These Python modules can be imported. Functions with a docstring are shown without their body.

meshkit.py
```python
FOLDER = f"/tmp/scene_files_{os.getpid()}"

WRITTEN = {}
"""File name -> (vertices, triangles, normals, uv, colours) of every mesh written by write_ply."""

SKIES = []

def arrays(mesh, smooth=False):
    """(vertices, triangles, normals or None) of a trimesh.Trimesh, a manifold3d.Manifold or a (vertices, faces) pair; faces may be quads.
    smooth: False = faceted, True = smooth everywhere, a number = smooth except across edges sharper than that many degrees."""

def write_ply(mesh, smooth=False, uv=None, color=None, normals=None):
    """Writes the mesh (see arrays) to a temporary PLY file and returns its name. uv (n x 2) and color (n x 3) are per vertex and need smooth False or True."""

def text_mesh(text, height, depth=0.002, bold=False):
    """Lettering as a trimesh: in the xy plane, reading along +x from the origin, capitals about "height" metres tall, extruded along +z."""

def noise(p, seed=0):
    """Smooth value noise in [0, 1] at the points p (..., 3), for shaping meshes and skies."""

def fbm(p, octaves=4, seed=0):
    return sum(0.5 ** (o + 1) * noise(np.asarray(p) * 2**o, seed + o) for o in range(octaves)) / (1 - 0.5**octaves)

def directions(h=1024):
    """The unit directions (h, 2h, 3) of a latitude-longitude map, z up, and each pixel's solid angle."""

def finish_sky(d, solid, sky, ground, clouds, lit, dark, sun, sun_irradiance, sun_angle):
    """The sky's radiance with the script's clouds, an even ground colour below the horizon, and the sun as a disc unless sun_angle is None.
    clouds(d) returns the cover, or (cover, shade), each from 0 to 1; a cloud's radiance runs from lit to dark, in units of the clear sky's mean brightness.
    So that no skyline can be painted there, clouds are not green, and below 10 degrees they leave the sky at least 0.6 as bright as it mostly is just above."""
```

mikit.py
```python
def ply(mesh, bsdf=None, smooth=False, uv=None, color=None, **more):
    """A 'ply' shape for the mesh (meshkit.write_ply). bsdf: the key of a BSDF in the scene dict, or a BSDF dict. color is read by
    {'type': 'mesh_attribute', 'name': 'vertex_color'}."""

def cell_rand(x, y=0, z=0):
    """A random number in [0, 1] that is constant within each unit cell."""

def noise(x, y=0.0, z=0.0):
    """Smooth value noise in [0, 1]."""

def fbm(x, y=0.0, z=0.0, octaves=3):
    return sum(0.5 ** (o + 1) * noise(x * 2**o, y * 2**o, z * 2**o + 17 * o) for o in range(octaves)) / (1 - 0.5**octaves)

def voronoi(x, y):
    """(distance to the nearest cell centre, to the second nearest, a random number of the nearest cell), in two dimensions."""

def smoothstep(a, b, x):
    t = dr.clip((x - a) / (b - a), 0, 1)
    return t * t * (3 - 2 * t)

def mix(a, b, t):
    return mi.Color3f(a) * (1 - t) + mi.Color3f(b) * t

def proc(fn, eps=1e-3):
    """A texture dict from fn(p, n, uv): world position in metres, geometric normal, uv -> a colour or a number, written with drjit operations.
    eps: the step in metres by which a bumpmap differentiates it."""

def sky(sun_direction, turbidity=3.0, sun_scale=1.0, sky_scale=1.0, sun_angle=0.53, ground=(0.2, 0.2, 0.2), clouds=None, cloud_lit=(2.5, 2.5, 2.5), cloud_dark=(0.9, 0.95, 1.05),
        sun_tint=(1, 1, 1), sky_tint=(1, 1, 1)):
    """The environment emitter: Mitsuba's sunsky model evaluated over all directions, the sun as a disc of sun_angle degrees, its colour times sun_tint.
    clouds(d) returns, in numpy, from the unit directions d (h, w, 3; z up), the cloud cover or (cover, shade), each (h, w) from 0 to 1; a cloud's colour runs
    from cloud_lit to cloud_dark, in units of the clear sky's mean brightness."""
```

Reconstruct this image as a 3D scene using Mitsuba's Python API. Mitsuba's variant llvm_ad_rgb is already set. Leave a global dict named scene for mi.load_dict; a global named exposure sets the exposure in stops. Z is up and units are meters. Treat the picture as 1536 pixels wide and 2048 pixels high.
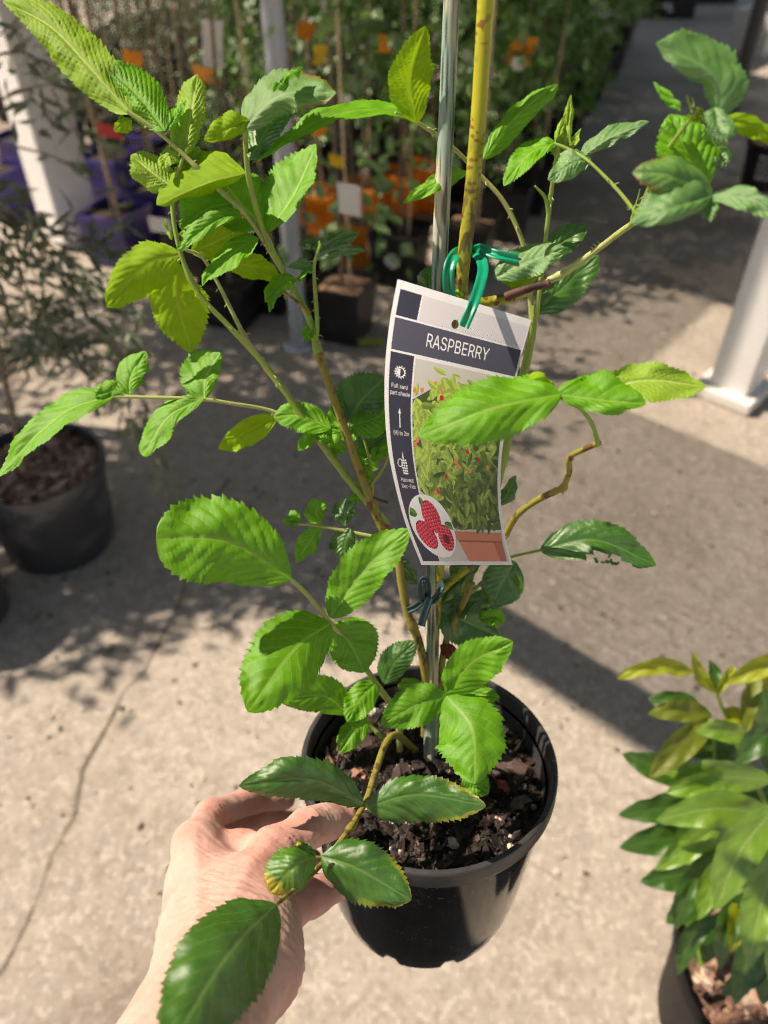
import math, random
import numpy as np, trimesh, drjit as dr, mitsuba as mi, mikit, meshkit
import manifold3d as m3
import shapely
from shapely.geometry import Polygon, Point, LineString, MultiPolygon
from shapely import affinity

T = mi.ScalarTransform4f
scene, labels = {}, {}
RNG = np.random.default_rng(7)

# ------------------------------------------------------------------ camera, sky, exposure
CAM = np.array([0.0, 0.0, 1.4])
PITCH = math.radians(42.1)
F = 1537.0                      # focal length in pixels of the 1536 x 2048 photograph
FWD = np.array([0, math.cos(PITCH), -math.sin(PITCH)])
DWN = np.array([0, -math.sin(PITCH), -math.cos(PITCH)])
FOCUS = 0.475
scene['camera'] = {'type': 'thinlens', 'fov': 53.1, 'fov_axis': 'x', 'aperture_radius': 0.0024, 'focus_distance': FOCUS,
                   'near_clip': 0.02, 'far_clip': 600.0, 'to_world': T().look_at(CAM.tolist(), (CAM + FWD).tolist(), [0, 0, 1])}
SUN = np.array([-0.60, 0.14, 0.79])
SUN = SUN / np.linalg.norm(SUN)
scene['sky'] = mikit.sky(SUN.tolist(), turbidity=3.0, sky_scale=0.65, sky_tint=(1.4, 1.04, 0.77), sun_tint=(0.98, 1.0, 1.08), ground=(0.3, 0.26, 0.2))
exposure = 2.28


# ------------------------------------------------------------------ helpers
def at(x, y, d):
    """The world point at depth d (metres along the lens axis) seen at x, y of the photograph."""
    x, y, d = np.broadcast_arrays(np.asarray(x, float), np.asarray(y, float), np.asarray(d, float))
    return CAM + d[..., None] * FWD + ((x - 768) / F * d)[..., None] * np.array([1.0, 0, 0]) + ((y - 1024) / F * d)[..., None] * DWN


def on_ground(x, y, z=0.0):
    phi = PITCH + math.atan((y - 1024) / F)
    s = (CAM[2] - z) / math.sin(phi)
    d = s * math.cos(phi - PITCH)
    return at(x, y, d)


def D0(y):
    """Depth of the plant's own leaning plane (stake and canes) at height y of the photograph."""
    phi = PITCH + np.arctan((np.asarray(y, float) - 1024) / F)
    h = (0.335 + 0.325 * 0.525) / (1 + 0.325 * np.tan(phi))
    return h / np.cos(phi) * np.cos(phi - PITCH)


def depth_of(y, o):
    """o in centimetres: from the plant's plane (small numbers) or from the lens (numbers above 25)."""
    return np.where(np.asarray(o) > 25, np.asarray(o) / 100.0, D0(y) + np.asarray(o) / 100.0)


def lin(r, g, b):
    c = np.array([r, g, b]) / 255.0
    return np.where(c < 0.04045, c / 12.92, ((c + 0.055) / 1.055) ** 2.4)


def key_of(name, parent=None):
    base = (parent + '__' if parent else '') + name
    k, n = base, 0
    while k in scene or k in labels or k in TAKEN:
        n += 1
        k = f'{base}_{n:03d}'
    TAKEN.add(k)
    return k


TAKEN = set()


def thing(name, label, category, group=None):
    k = key_of(name)
    labels[k] = {'label': label, 'category': category}
    if group:
        labels[k]['group'] = group
    return k


def part(name, mesh, bsdf, parent, smooth=30, label=None, kind=None, **kw):
    k = key_of(name, parent)
    scene[k] = mesh if isinstance(mesh, dict) else mikit.ply(mesh, bsdf, smooth=smooth, **kw)
    if label or kind:
        labels[k] = {}
        if label:
            labels[k]['label'] = label
        if kind:
            labels[k]['kind'] = kind
    return k


def single(name, mesh, bsdf, label, category=None, smooth=30, group=None, kind=None, **kw):
    k = key_of(name)
    scene[k] = mikit.ply(mesh, bsdf, smooth=smooth, **kw)
    labels[k] = {'label': label}
    if category:
        labels[k]['category'] = category
    if group:
        labels[k]['group'] = group
    if kind:
        labels[k]['kind'] = kind
    return k


def cat(ms):
    return trimesh.util.concatenate([trimesh.Trimesh(m.vertices, m.faces, process=False) for m in ms])


def spline(pts, n):
    """Catmull-Rom through the rows of pts, n samples."""
    p = np.asarray(pts, float)
    if len(p) == 2:
        t = np.linspace(0, 1, n)[:, None]
        return p[0] * (1 - t) + p[1] * t
    p = np.vstack([2 * p[0] - p[1], p, 2 * p[-1] - p[-2]])
    seg = np.r_[0, np.cumsum(np.linalg.norm(np.diff(p[1:-1, :2], axis=0), axis=1) + 1e-9)]
    u = np.linspace(0, seg[-1], n)
    i = np.clip(np.searchsorted(seg, u, side='right') - 1, 0, len(seg) - 2)
    t = ((u - seg[i]) / (seg[i + 1] - seg[i]))[:, None]
    a, b, c, d = p[i], p[i + 1], p[i + 2], p[i + 3]
    return 0.5 * (2 * b + (c - a) * t + (2 * a - 5 * b + 4 * c - d) * t ** 2 + (3 * b - a - 3 * c + d) * t ** 3)


def tube(P, r, sides=10, caps=True, flat=None):
    """A tube along the world points P with radii r; uv = (length in metres, angle)."""
    P = np.asarray(P, float)
    r = np.broadcast_to(np.asarray(r, float), len(P))
    tg = np.gradient(P, axis=0)
    tg /= np.linalg.norm(tg, axis=1, keepdims=True) + 1e-12
    a = np.cross(tg[0], [0.3, 0.2, 0.93])
    if np.linalg.norm(a) < 0.05:
        a = np.cross(tg[0], [1, 0, 0])
    A = []
    for t in tg:
        a = a - t * (a @ t)
        a /= np.linalg.norm(a) + 1e-12
        A.append(a.copy())
    A = np.array(A)
    B = np.cross(tg, A)
    th = np.arange(sides) * 2 * math.pi / sides
    V = (P[:, None] + r[:, None, None] * (np.cos(th)[None, :, None] * A[:, None] + np.sin(th)[None, :, None] * B[:, None])).reshape(-1, 3)
    n = len(P)
    i, j = np.meshgrid(np.arange(n - 1), np.arange(sides), indexing='ij')
    j2 = (j + 1) % sides
    f = np.stack([i * sides + j, i * sides + j2, (i + 1) * sides + j2, (i + 1) * sides + j], -1).reshape(-1, 4)
    f = np.vstack([f[:, [0, 1, 2]], f[:, [0, 2, 3]]])
    if caps:
        c0, c1 = len(V), len(V) + 1
        V = np.vstack([V, P[0], P[-1]])
        k = np.arange(sides)
        f = np.vstack([f, np.stack([k * 0 + c0, (k + 1) % sides, k], 1), np.stack([k * 0 + c1, (n - 1) * sides + k, (n - 1) * sides + (k + 1) % sides], 1)])
    return trimesh.Trimesh(V, f, process=False)


def lathe(profile, sides=64):
    """Revolves (radius, z) rows, an open or closed polyline."""
    p = np.asarray(profile, float)
    th = np.arange(sides) * 2 * math.pi / sides
    V = np.stack([p[:, None, 0] * np.cos(th), p[:, None, 0] * np.sin(th), np.repeat(p[:, 1:2], sides, 1)], -1).reshape(-1, 3)
    i, j = np.meshgrid(np.arange(len(p) - 1), np.arange(sides), indexing='ij')
    j2 = (j + 1) % sides
    f = np.stack([i * sides + j, i * sides + j2, (i + 1) * sides + j2, (i + 1) * sides + j], -1).reshape(-1, 4)
    return trimesh.Trimesh(V, np.vstack([f[:, [0, 1, 2]], f[:, [0, 2, 3]]]), process=False)


def box(sx, sy, sz, at_=(0, 0, 0), rz=0.0, taper=1.0, bevel=0.0):
    """A box standing on at_, its base sx x sy times taper, turned by rz radians about z."""
    m = trimesh.creation.box((sx, sy, sz))
    if bevel:
        s = m3.Manifold.batch_hull([m3.Manifold.sphere(bevel, 8).translate((x * (sx / 2 - bevel), y * (sy / 2 - bevel), z * (sz / 2 - bevel))) for x in (-1, 1) for y in (-1, 1) for z in (-1, 1)]).to_mesh()
        m = trimesh.Trimesh(np.array(s.vert_properties[:, :3]), np.array(s.tri_verts), process=False)
    v = np.array(m.vertices)
    v[:, 2] += sz / 2
    k = taper + (1 - taper) * v[:, 2] / sz
    v[:, 0] *= k
    v[:, 1] *= k
    c, s = math.cos(rz), math.sin(rz)
    v = np.stack([v[:, 0] * c - v[:, 1] * s, v[:, 0] * s + v[:, 1] * c, v[:, 2]], 1) + np.asarray(at_)
    return trimesh.Trimesh(v, m.faces, process=False)


# ------------------------------------------------------------------ materials
def const(c):
    return {'type': 'rgb', 'value': [float(x) for x in c]}


def principled(col, rough=0.6, spec=0.5, metallic=0.0, two=True, **kw):
    b = {'type': 'principled', 'base_color': col if isinstance(col, dict) else const(col), 'roughness': rough, 'specular': spec, 'metallic': metallic, **kw}
    return {'type': 'twosided', 'nested': b} if two else b


def leaf_bsdf(top, vein, gloss=0.05, rough=0.32, trans=0.75, mottle=0.25, n_veins=9.0, slant=0.30, edge=None, blotch=None):
    """A leaf that lets light through: uv = (length along the midrib, across from 0 to 1)."""
    top, vein = np.array(top), np.array(vein)

    def col(p, n, uv):
        t, s = uv.x, dr.abs(uv.y * 2 - 1)
        q = (t - slant * s) * n_veins
        f = dr.abs(q - dr.floor(q + 0.5))
        w = 0.05 + 0.02 * s
        side = mikit.smoothstep(w, 0.0, f) * (1 - mikit.smoothstep(0.7, 1.0, s))
        mid = mikit.smoothstep(0.075, 0.02, s)
        q2 = (s * 5.0 + mikit.noise(t * 40, s * 9) * 0.7 + dr.floor(q + 0.5) * 0.37)
        net = mikit.smoothstep(0.10, 0.0, dr.abs(q2 - dr.floor(q2 + 0.5)))
        m = dr.maximum(mid, dr.maximum(side * 0.85, net * 0.25))
        g = 0.6 * mikit.fbm(p.x * 130, p.y * 130, p.z * 130, 3) + 0.4 * mikit.noise(p.x * 23, p.y * 23, p.z * 23)
        base = mi.Color3f(*top.tolist()) * (1 - mottle + 2 * mottle * g)
        c = mikit.mix(base, mi.Color3f(*vein.tolist()), m)
        if edge is not None:
            e = mikit.smoothstep(0.92, 1.1, s + 0.25 * mikit.noise(p.x * 300, p.y * 300, p.z * 300) + 0.12 * t) * mikit.smoothstep(0.45, 0.85, t)
            c = mikit.mix(c, mi.Color3f(*edge), e * 0.8)
        if blotch is not None:
            e = mikit.smoothstep(blotch[0], blotch[0] + 0.08, t + 0.10 * mikit.noise(p.x * 400, p.y * 400, p.z * 400))
            c = mikit.mix(c, mi.Color3f(*blotch[1]), e)
        return c

    thin = {'type': 'principledthin', 'base_color': mikit.proc(col), 'roughness': 0.6, 'diff_trans': trans, 'spec_trans': 0.0}
    shine = {'type': 'twosided', 'nested': {'type': 'roughconductor', 'material': 'none', 'alpha': rough, 'specular_reflectance': const((1, 1, 1))}}
    return {'type': 'blendbsdf', 'weight': gloss, 'a': thin, 'b': shine}


scene['leaf_bright'] = leaf_bsdf((0.15, 0.40, 0.010), (0.27, 0.50, 0.06), 0.030, 0.35)
scene['leaf_young'] = leaf_bsdf((0.28, 0.47, 0.035), (0.48, 0.60, 0.15), 0.02, 0.4, n_veins=12, mottle=0.15)
scene['leaf_sunny'] = leaf_bsdf((0.28, 0.48, 0.006), (0.38, 0.54, 0.035), 0.012, 0.45, trans=0.95)
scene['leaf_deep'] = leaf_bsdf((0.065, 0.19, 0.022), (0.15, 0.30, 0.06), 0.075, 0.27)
scene['leaf_dull'] = leaf_bsdf((0.13, 0.29, 0.07), (0.22, 0.38, 0.13), 0.07, 0.42, trans=0.6)
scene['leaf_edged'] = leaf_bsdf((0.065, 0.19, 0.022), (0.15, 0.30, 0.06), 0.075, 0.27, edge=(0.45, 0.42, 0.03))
scene['leaf_burnt'] = leaf_bsdf((0.14, 0.31, 0.06), (0.24, 0.4, 0.12), 0.05, 0.4, edge=(0.30, 0.16, 0.03))
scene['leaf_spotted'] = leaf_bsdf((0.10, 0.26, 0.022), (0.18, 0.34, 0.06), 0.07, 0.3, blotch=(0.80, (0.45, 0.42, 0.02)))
scene['leaf_dead'] = leaf_bsdf((0.16, 0.035, 0.012), (0.22, 0.06, 0.02), 0.03, 0.4, trans=0.5)
scene['shrub_deep'] = leaf_bsdf((0.05, 0.135, 0.014), (0.11, 0.22, 0.035), 0.07, 0.3, trans=0.5, n_veins=6, mottle=0.15)
scene['shrub_green'] = leaf_bsdf((0.20, 0.38, 0.02), (0.38, 0.52, 0.12), 0.10, 0.3, trans=0.6, n_veins=6, mottle=0.12)
scene['shrub_yellow'] = leaf_bsdf((0.36, 0.42, 0.02), (0.42, 0.46, 0.06), 0.04, 0.3, trans=0.9, n_veins=6, mottle=0.15)
scene['shrub_olive'] = leaf_bsdf((0.19, 0.24, 0.02), (0.26, 0.30, 0.05), 0.04, 0.3, trans=0.8, n_veins=6, mottle=0.15)


def foliage(c0, c1, gloss=0.06, trans=0.6, scale=9.0):
    def col(p, n, uv):
        return mikit.mix(mi.Color3f(*c0), mi.Color3f(*c1), mikit.noise(p.x * scale, p.y * scale, p.z * scale) * 0.6 + 0.5 * mikit.noise(p.x * 70, p.y * 70, p.z * 70) - 0.05)
    thin = {'type': 'principledthin', 'base_color': mikit.proc(col), 'roughness': 0.5, 'diff_trans': trans}
    return {'type': 'blendbsdf', 'weight': gloss, 'a': thin, 'b': {'type': 'twosided', 'nested': {'type': 'roughconductor', 'material': 'none', 'alpha': 0.35, 'specular_reflectance': const((1, 1, 1))}}}


scene['foliage_green'] = foliage((0.05, 0.14, 0.02), (0.19, 0.38, 0.06), 0.10)
scene['foliage_grey'] = foliage((0.06, 0.09, 0.045), (0.19, 0.23, 0.12), 0.08, 0.6)


def concrete(p, n, uv):
    a = mikit.fbm(p.x * 2.2, p.y * 2.2, 0.0, 4)
    b = mikit.fbm(p.x * 42, p.y * 42, 3.0, 3)
    c = mikit.noise(p.x * 170, p.y * 170, 1.0)
    d = mikit.noise(p.x * 125, p.y * 125, 8.0)
    base = mikit.mix(mi.Color3f(0.32, 0.277, 0.226), mi.Color3f(0.42, 0.375, 0.316), a)
    base = base * (0.80 + 0.38 * b)
    base = base * (0.93 + 0.14 * c)
    base = mikit.mix(base, mi.Color3f(0.54, 0.49, 0.42), mikit.smoothstep(0.62, 0.85, d) * 0.55)
    base = mikit.mix(base, mi.Color3f(0.23, 0.19, 0.15), mikit.smoothstep(0.60, 0.85, mikit.noise(p.x * 95 + 9, p.y * 95, 2.0)) * 0.4)
    stain = mikit.smoothstep(0.52, 0.72, mikit.fbm(p.x * 1.3 + 4, p.y * 1.3 + 1, 5.0, 3))
    base = mikit.mix(base, base * mi.Color3f(0.74, 0.71, 0.68), stain)
    # the crack, a wandering line full of dirt
    k = mi.Float(9.0)
    for (ax, ay), (bx, by) in zip(CRACK[:-1], CRACK[1:]):
        ux, uy = bx - ax, by - ay
        L2 = ux * ux + uy * uy
        t = dr.clip(((p.x - ax) * ux + (p.y - ay) * uy) / L2, 0, 1)
        k = dr.minimum(k, dr.sqrt(dr.square(p.x - ax - t * ux) + dr.square(p.y - ay - t * uy)))
    k = k + 0.004 * (mikit.noise(p.x * 60, p.y * 60, 4.0) - 0.5) + 0.0015
    wide = 0.0035 + 0.0055 * mikit.noise(p.x * 9, p.y * 9, 7.0)
    crack = mikit.smoothstep(wide * 1.5, wide * 0.4, k) * (0.5 + 0.5 * mikit.noise(p.x * 14, p.y * 14, 2.0))
    return mikit.mix(base, mi.Color3f(0.10, 0.078, 0.055), crack)


CRACK = [tuple(on_ground(x, y)[:2]) for x, y in [(-60, 2010), (10, 1935), (75, 1800), (105, 1710), (150, 1630), (165, 1540), (222, 1440), (246, 1385), (290, 1340), (325, 1270), (355, 1215), (385, 1130), (400, 1050), (455, 960)]]


def concrete_h(p, n, uv):
    return 0.0012 * mikit.fbm(p.x * 90, p.y * 90, 0.0, 3) + 0.0015 * mikit.fbm(p.x * 12, p.y * 12, 0.0, 2)


scene['concrete'] = {'type': 'twosided', 'nested': {'type': 'bumpmap', 'arbitrary': mikit.proc(concrete_h, 0.002), 'scale': 1.0,
                                                     'bsdf': {'type': 'principled', 'base_color': mikit.proc(concrete), 'roughness': 0.85, 'specular': 0.25}}}


RED = [(tuple(float(e) for e in at(x, y, d)), r) for x, y, d, r in [(432, 1618, 0.545, 0.016), (520, 1600, 0.595, 0.018), (690, 1638, 0.540, 0.012), (622, 1650, 0.512, 0.011), (480, 1672, 0.53, 0.014), (528, 1768, 0.455, 0.010), (610, 1800, 0.555, 0.022), (372, 1668, 0.505, 0.008)]]


def skin_col(p, n, uv):
    a = mikit.fbm(p.x * 38, p.y * 38, p.z * 38, 3)
    b = mikit.fbm(p.x * 210, p.y * 210, p.z * 210, 3)
    c = mikit.mix(mi.Color3f(0.57, 0.325, 0.265), mi.Color3f(0.63, 0.41, 0.345), a)
    c = mikit.mix(c, mi.Color3f(0.58, 0.255, 0.205), mikit.smoothstep(0.50, 0.75, mikit.fbm(p.x * 27 + 3, p.y * 27, p.z * 27, 3)) * 0.6)
    for (rx, ry, rz), rr_ in RED:            # ruddy knuckles, finger sides and thumb tip
        d2 = dr.square(p.x - rx) + dr.square(p.y - ry) + dr.square(p.z - rz)
        c = mikit.mix(c, mi.Color3f(0.58, 0.235, 0.185), dr.exp(-d2 / (rr_ * rr_)) * (0.35 + 0.45 * a))
    c = c * (0.90 + 0.18 * b)
    spot = mikit.smoothstep(0.93, 0.97, mikit.noise(p.x * 240, p.y * 240, p.z * 240))
    return mikit.mix(c, mi.Color3f(0.30, 0.15, 0.09), spot * 0.35)


def skin_h(p, n, uv):
    # fine creases running across the wrist and the back of the hand
    q = p.x * 0.55 + p.y * 0.75 - p.z * 0.2
    return 0.0006 * mikit.fbm(p.x * 170, p.y * 170, p.z * 170, 2) + 0.00045 * mikit.fbm(p.x * 420, p.y * 420, p.z * 420, 3) + 0.00034 * mikit.noise(q * 900 + 3 * mikit.noise(p.x * 90, p.y * 90, p.z * 90), p.z * 60)


scene['skin'] = {'type': 'twosided', 'nested': {'type': 'bumpmap', 'arbitrary': mikit.proc(skin_h, 0.0006), 'scale': 1.0,
                                                 'bsdf': {'type': 'principled', 'base_color': mikit.proc(skin_col), 'roughness': 0.42, 'specular': 0.5, 'sheen': 0.25}}}


def stem_col(c0, c1, spots, k):
    def f(p, n, uv):
        a = mikit.fbm(p.x * 60, p.y * 60, p.z * 60, 3)
        c = mikit.mix(mi.Color3f(*c0), mi.Color3f(*c1), a)
        s = mikit.smoothstep(0.57, 0.66, mikit.fbm(p.x * 190 + 3, p.y * 190, p.z * 75, 3)) * k
        return mikit.mix(c, mi.Color3f(*spots), s)
    return mikit.proc(f)


scene['stem_green'] = principled(stem_col((0.19, 0.31, 0.035), (0.30, 0.40, 0.08), (0.28, 0.22, 0.08), 0.35), 0.42, 0.4)
scene['stem_pale'] = principled(stem_col((0.30, 0.38, 0.09), (0.42, 0.44, 0.17), (0.34, 0.24, 0.1), 0.3), 0.45, 0.4)
scene['stem_brown'] = principled(stem_col((0.19, 0.19, 0.025), (0.29, 0.23, 0.05), (0.11, 0.05, 0.02), 0.85), 0.45, 0.4)


def cane_col(p, n, uv):
    a = mikit.fbm(p.x * 60, p.y * 60, p.z * 30, 3)
    c = mikit.mix(mi.Color3f(0.33, 0.34, 0.012), mi.Color3f(0.47, 0.45, 0.02), a)
    fleck = mikit.smoothstep(0.60, 0.70, mikit.noise(p.x * 330, p.y * 330, p.z * 520)) * mikit.smoothstep(0.45, 0.62, mikit.fbm(p.x * 50 + 3, p.y * 50, p.z * 38, 2))
    c = mikit.mix(c, mi.Color3f(0.22, 0.085, 0.02), fleck * 0.9)
    low = mikit.smoothstep(1.285, 1.22, p.z)
    streak = mikit.smoothstep(0.52, 0.62, mikit.noise(p.x * 330 + 5, p.y * 330, p.z * 26) * 0.75 + 0.25 * mikit.noise(p.x * 700, p.y * 700, p.z * 160)) * low
    c = mikit.mix(c, mi.Color3f(0.05, 0.024, 0.012), streak * 0.85)
    return mikit.mix(c, mi.Color3f(0.20, 0.19, 0.015), low * 0.45 * (1 - streak))


scene['stem_yellow'] = principled(mikit.proc(cane_col), 0.33, 0.5)
scene['stem_dark'] = principled(stem_col((0.07, 0.03, 0.022), (0.12, 0.055, 0.04), (0.03, 0.018, 0.015), 0.8), 0.6, 0.3)
scene['bark'] = principled(stem_col((0.16, 0.12, 0.085), (0.27, 0.22, 0.16), (0.09, 0.065, 0.05), 0.7), 0.8, 0.2)


S0, S1 = at(893, 240, D0(240) + 0.01), at(862, 1400, D0(1400) + 0.01)
SA = (S1 - S0) / np.linalg.norm(S1 - S0)
SB = np.cross(SA, [0, 1, 0]) / np.linalg.norm(np.cross(SA, [0, 1, 0]))
SC = np.cross(SA, SB)


def grain(p):
    u, v, w = (p.x * float(e[0]) + p.y * float(e[1]) + p.z * float(e[2]) for e in (SB, SC, SA))
    return mikit.noise(u * 800, v * 800, w * 45), mikit.fbm(u * 60 + 7, v * 60, w * 26, 3)


def stake_col(p, n, uv):
    g, a = grain(p)
    c = mikit.mix(mi.Color3f(0.50, 0.45, 0.33), mi.Color3f(0.25, 0.33, 0.28), mikit.smoothstep(0.38, 0.62, a))
    return mikit.mix(c * 0.34, c * 1.15, mikit.smoothstep(0.22, 0.55, g))


scene['stake_wood'] = {'type': 'twosided', 'nested': {'type': 'bumpmap', 'arbitrary': mikit.proc(lambda p, n, uv: 0.0005 * grain(p)[0], 0.0005), 'scale': 1.0,
                                                       'bsdf': {'type': 'principled', 'base_color': mikit.proc(stake_col), 'roughness': 0.95, 'specular': 0.1}}}
scene['bamboo'] = principled(stem_col((0.44, 0.34, 0.2), (0.55, 0.45, 0.29), (0.3, 0.22, 0.12), 0.5), 0.55, 0.3)


def black_col(p, n, uv):
    streak = mikit.smoothstep(0.55, 0.9, mikit.noise(p.x * 150, p.y * 150, p.z * 7) * 0.6 + 0.4 * mikit.fbm(p.x * 300, p.y * 300, p.z * 300, 2))
    dust = mikit.smoothstep(0.80, 0.92, mikit.noise(p.x * 700, p.y * 700, p.z * 700)) * mikit.smoothstep(0.45, 0.65, mikit.fbm(p.x * 30, p.y * 30, p.z * 30, 2))
    return mi.Color3f(0.14, 0.11, 0.085) * dust + mi.Color3f(0.015, 0.013, 0.011) * streak + mikit.mix(mi.Color3f(0.003, 0.003, 0.0035), mi.Color3f(0.010, 0.009, 0.008), mikit.smoothstep(0.55, 0.85, mikit.fbm(p.x * 40, p.y * 40, p.z * 40, 4)))


scene['black_gloss'] = principled(mikit.proc(black_col), 0.08, 0.35)
scene['black_rim'] = principled(mikit.proc(lambda p, n, uv: mikit.mix(mi.Color3f(0.028, 0.03, 0.032), mi.Color3f(0.065, 0.065, 0.065), mikit.fbm(p.x * 90, p.y * 90, p.z * 90, 3))), 0.34, 0.5)
scene['black_plain'] = principled(mikit.proc(lambda p, n, uv: mikit.mix(mi.Color3f(0.010, 0.010, 0.012), mi.Color3f(0.034, 0.031, 0.03), mikit.smoothstep(0.45, 0.85, mikit.fbm(p.x * 16, p.y * 16, p.z * 16, 4)))), 0.45, 0.4)
scene['black_matt'] = principled((0.008, 0.008, 0.009), 0.5, 0.15)
scene['grey_pot'] = principled(mikit.proc(lambda p, n, uv: mikit.mix(mi.Color3f(0.035, 0.037, 0.042), mi.Color3f(0.10, 0.10, 0.105), mikit.smoothstep(0.45, 0.8, mikit.fbm(p.x * 14, p.y * 14, p.z * 14, 4)))), 0.36, 0.5)
scene['purple_pot'] = principled((0.05, 0.038, 0.21), 0.35, 0.5)
scene['orange_pot'] = principled((0.88, 0.26, 0.008), 0.4, 0.4)
scene['lime_pot'] = principled((0.42, 0.47, 0.03), 0.4, 0.4)


def white_col(p, n, uv):
    d = mikit.fbm(p.x * 7, p.y * 7, p.z * 2.5, 4)
    c = mikit.mix(mi.Color3f(0.80, 0.80, 0.79), mi.Color3f(0.66, 0.63, 0.57), mikit.smoothstep(0.5, 0.8, d) * 0.5)
    return mikit.mix(c, mi.Color3f(0.42, 0.36, 0.28), mikit.smoothstep(0.07, 0.0, p.z + 0.05 * (d - 0.5)) * 0.35)


scene['white_post'] = principled(mikit.proc(white_col), 0.45, 0.4)
scene['grey_steel'] = principled(mikit.proc(lambda p, n, uv: mikit.mix(mi.Color3f(0.33, 0.37, 0.42), mi.Color3f(0.44, 0.48, 0.52), mikit.fbm(p.x * 25, p.y * 25, p.z * 9, 3))), 0.4, 0.5, 0.35)
scene['dark_steel'] = principled((0.10, 0.10, 0.11), 0.45, 0.5, 0.3)
scene['white_plastic'] = principled((0.78, 0.78, 0.76), 0.4, 0.4)
scene['white_print'] = principled((0.62, 0.62, 0.62), 0.5, 0.3)
scene['orange_card'] = principled((0.85, 0.30, 0.02), 0.4, 0.4)
scene['yellow_card'] = principled((0.85, 0.55, 0.02), 0.4, 0.4)
scene['red_card'] = principled((0.5, 0.03, 0.04), 0.4, 0.4)
scene['green_tie'] = {'type': 'blendbsdf', 'weight': 0.06,
                      'a': {'type': 'principledthin', 'base_color': mikit.proc(lambda p, n, uv: mi.Color3f(0.012, 0.46, 0.25) * (0.75 + 0.5 * mikit.noise(p.x * 120, p.y * 120, p.z * 120))), 'roughness': 0.4, 'diff_trans': 0.8},
                      'b': {'type': 'twosided', 'nested': {'type': 'roughconductor', 'material': 'none', 'alpha': 0.2, 'specular_reflectance': const((1, 1, 1))}}}
scene['dark_tie'] = principled((0.022, 0.055, 0.06), 0.4, 0.4)
scene['canopy'] = principled((0.10, 0.10, 0.10), 0.8, 0.2)
scene['soil_dark'] = principled(mikit.proc(lambda p, n, uv: mikit.mix(mi.Color3f(0.010, 0.007, 0.005), mi.Color3f(0.05, 0.034, 0.026), mikit.fbm(p.x * 150, p.y * 150, p.z * 150, 3))), 0.75, 0.4)
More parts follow.
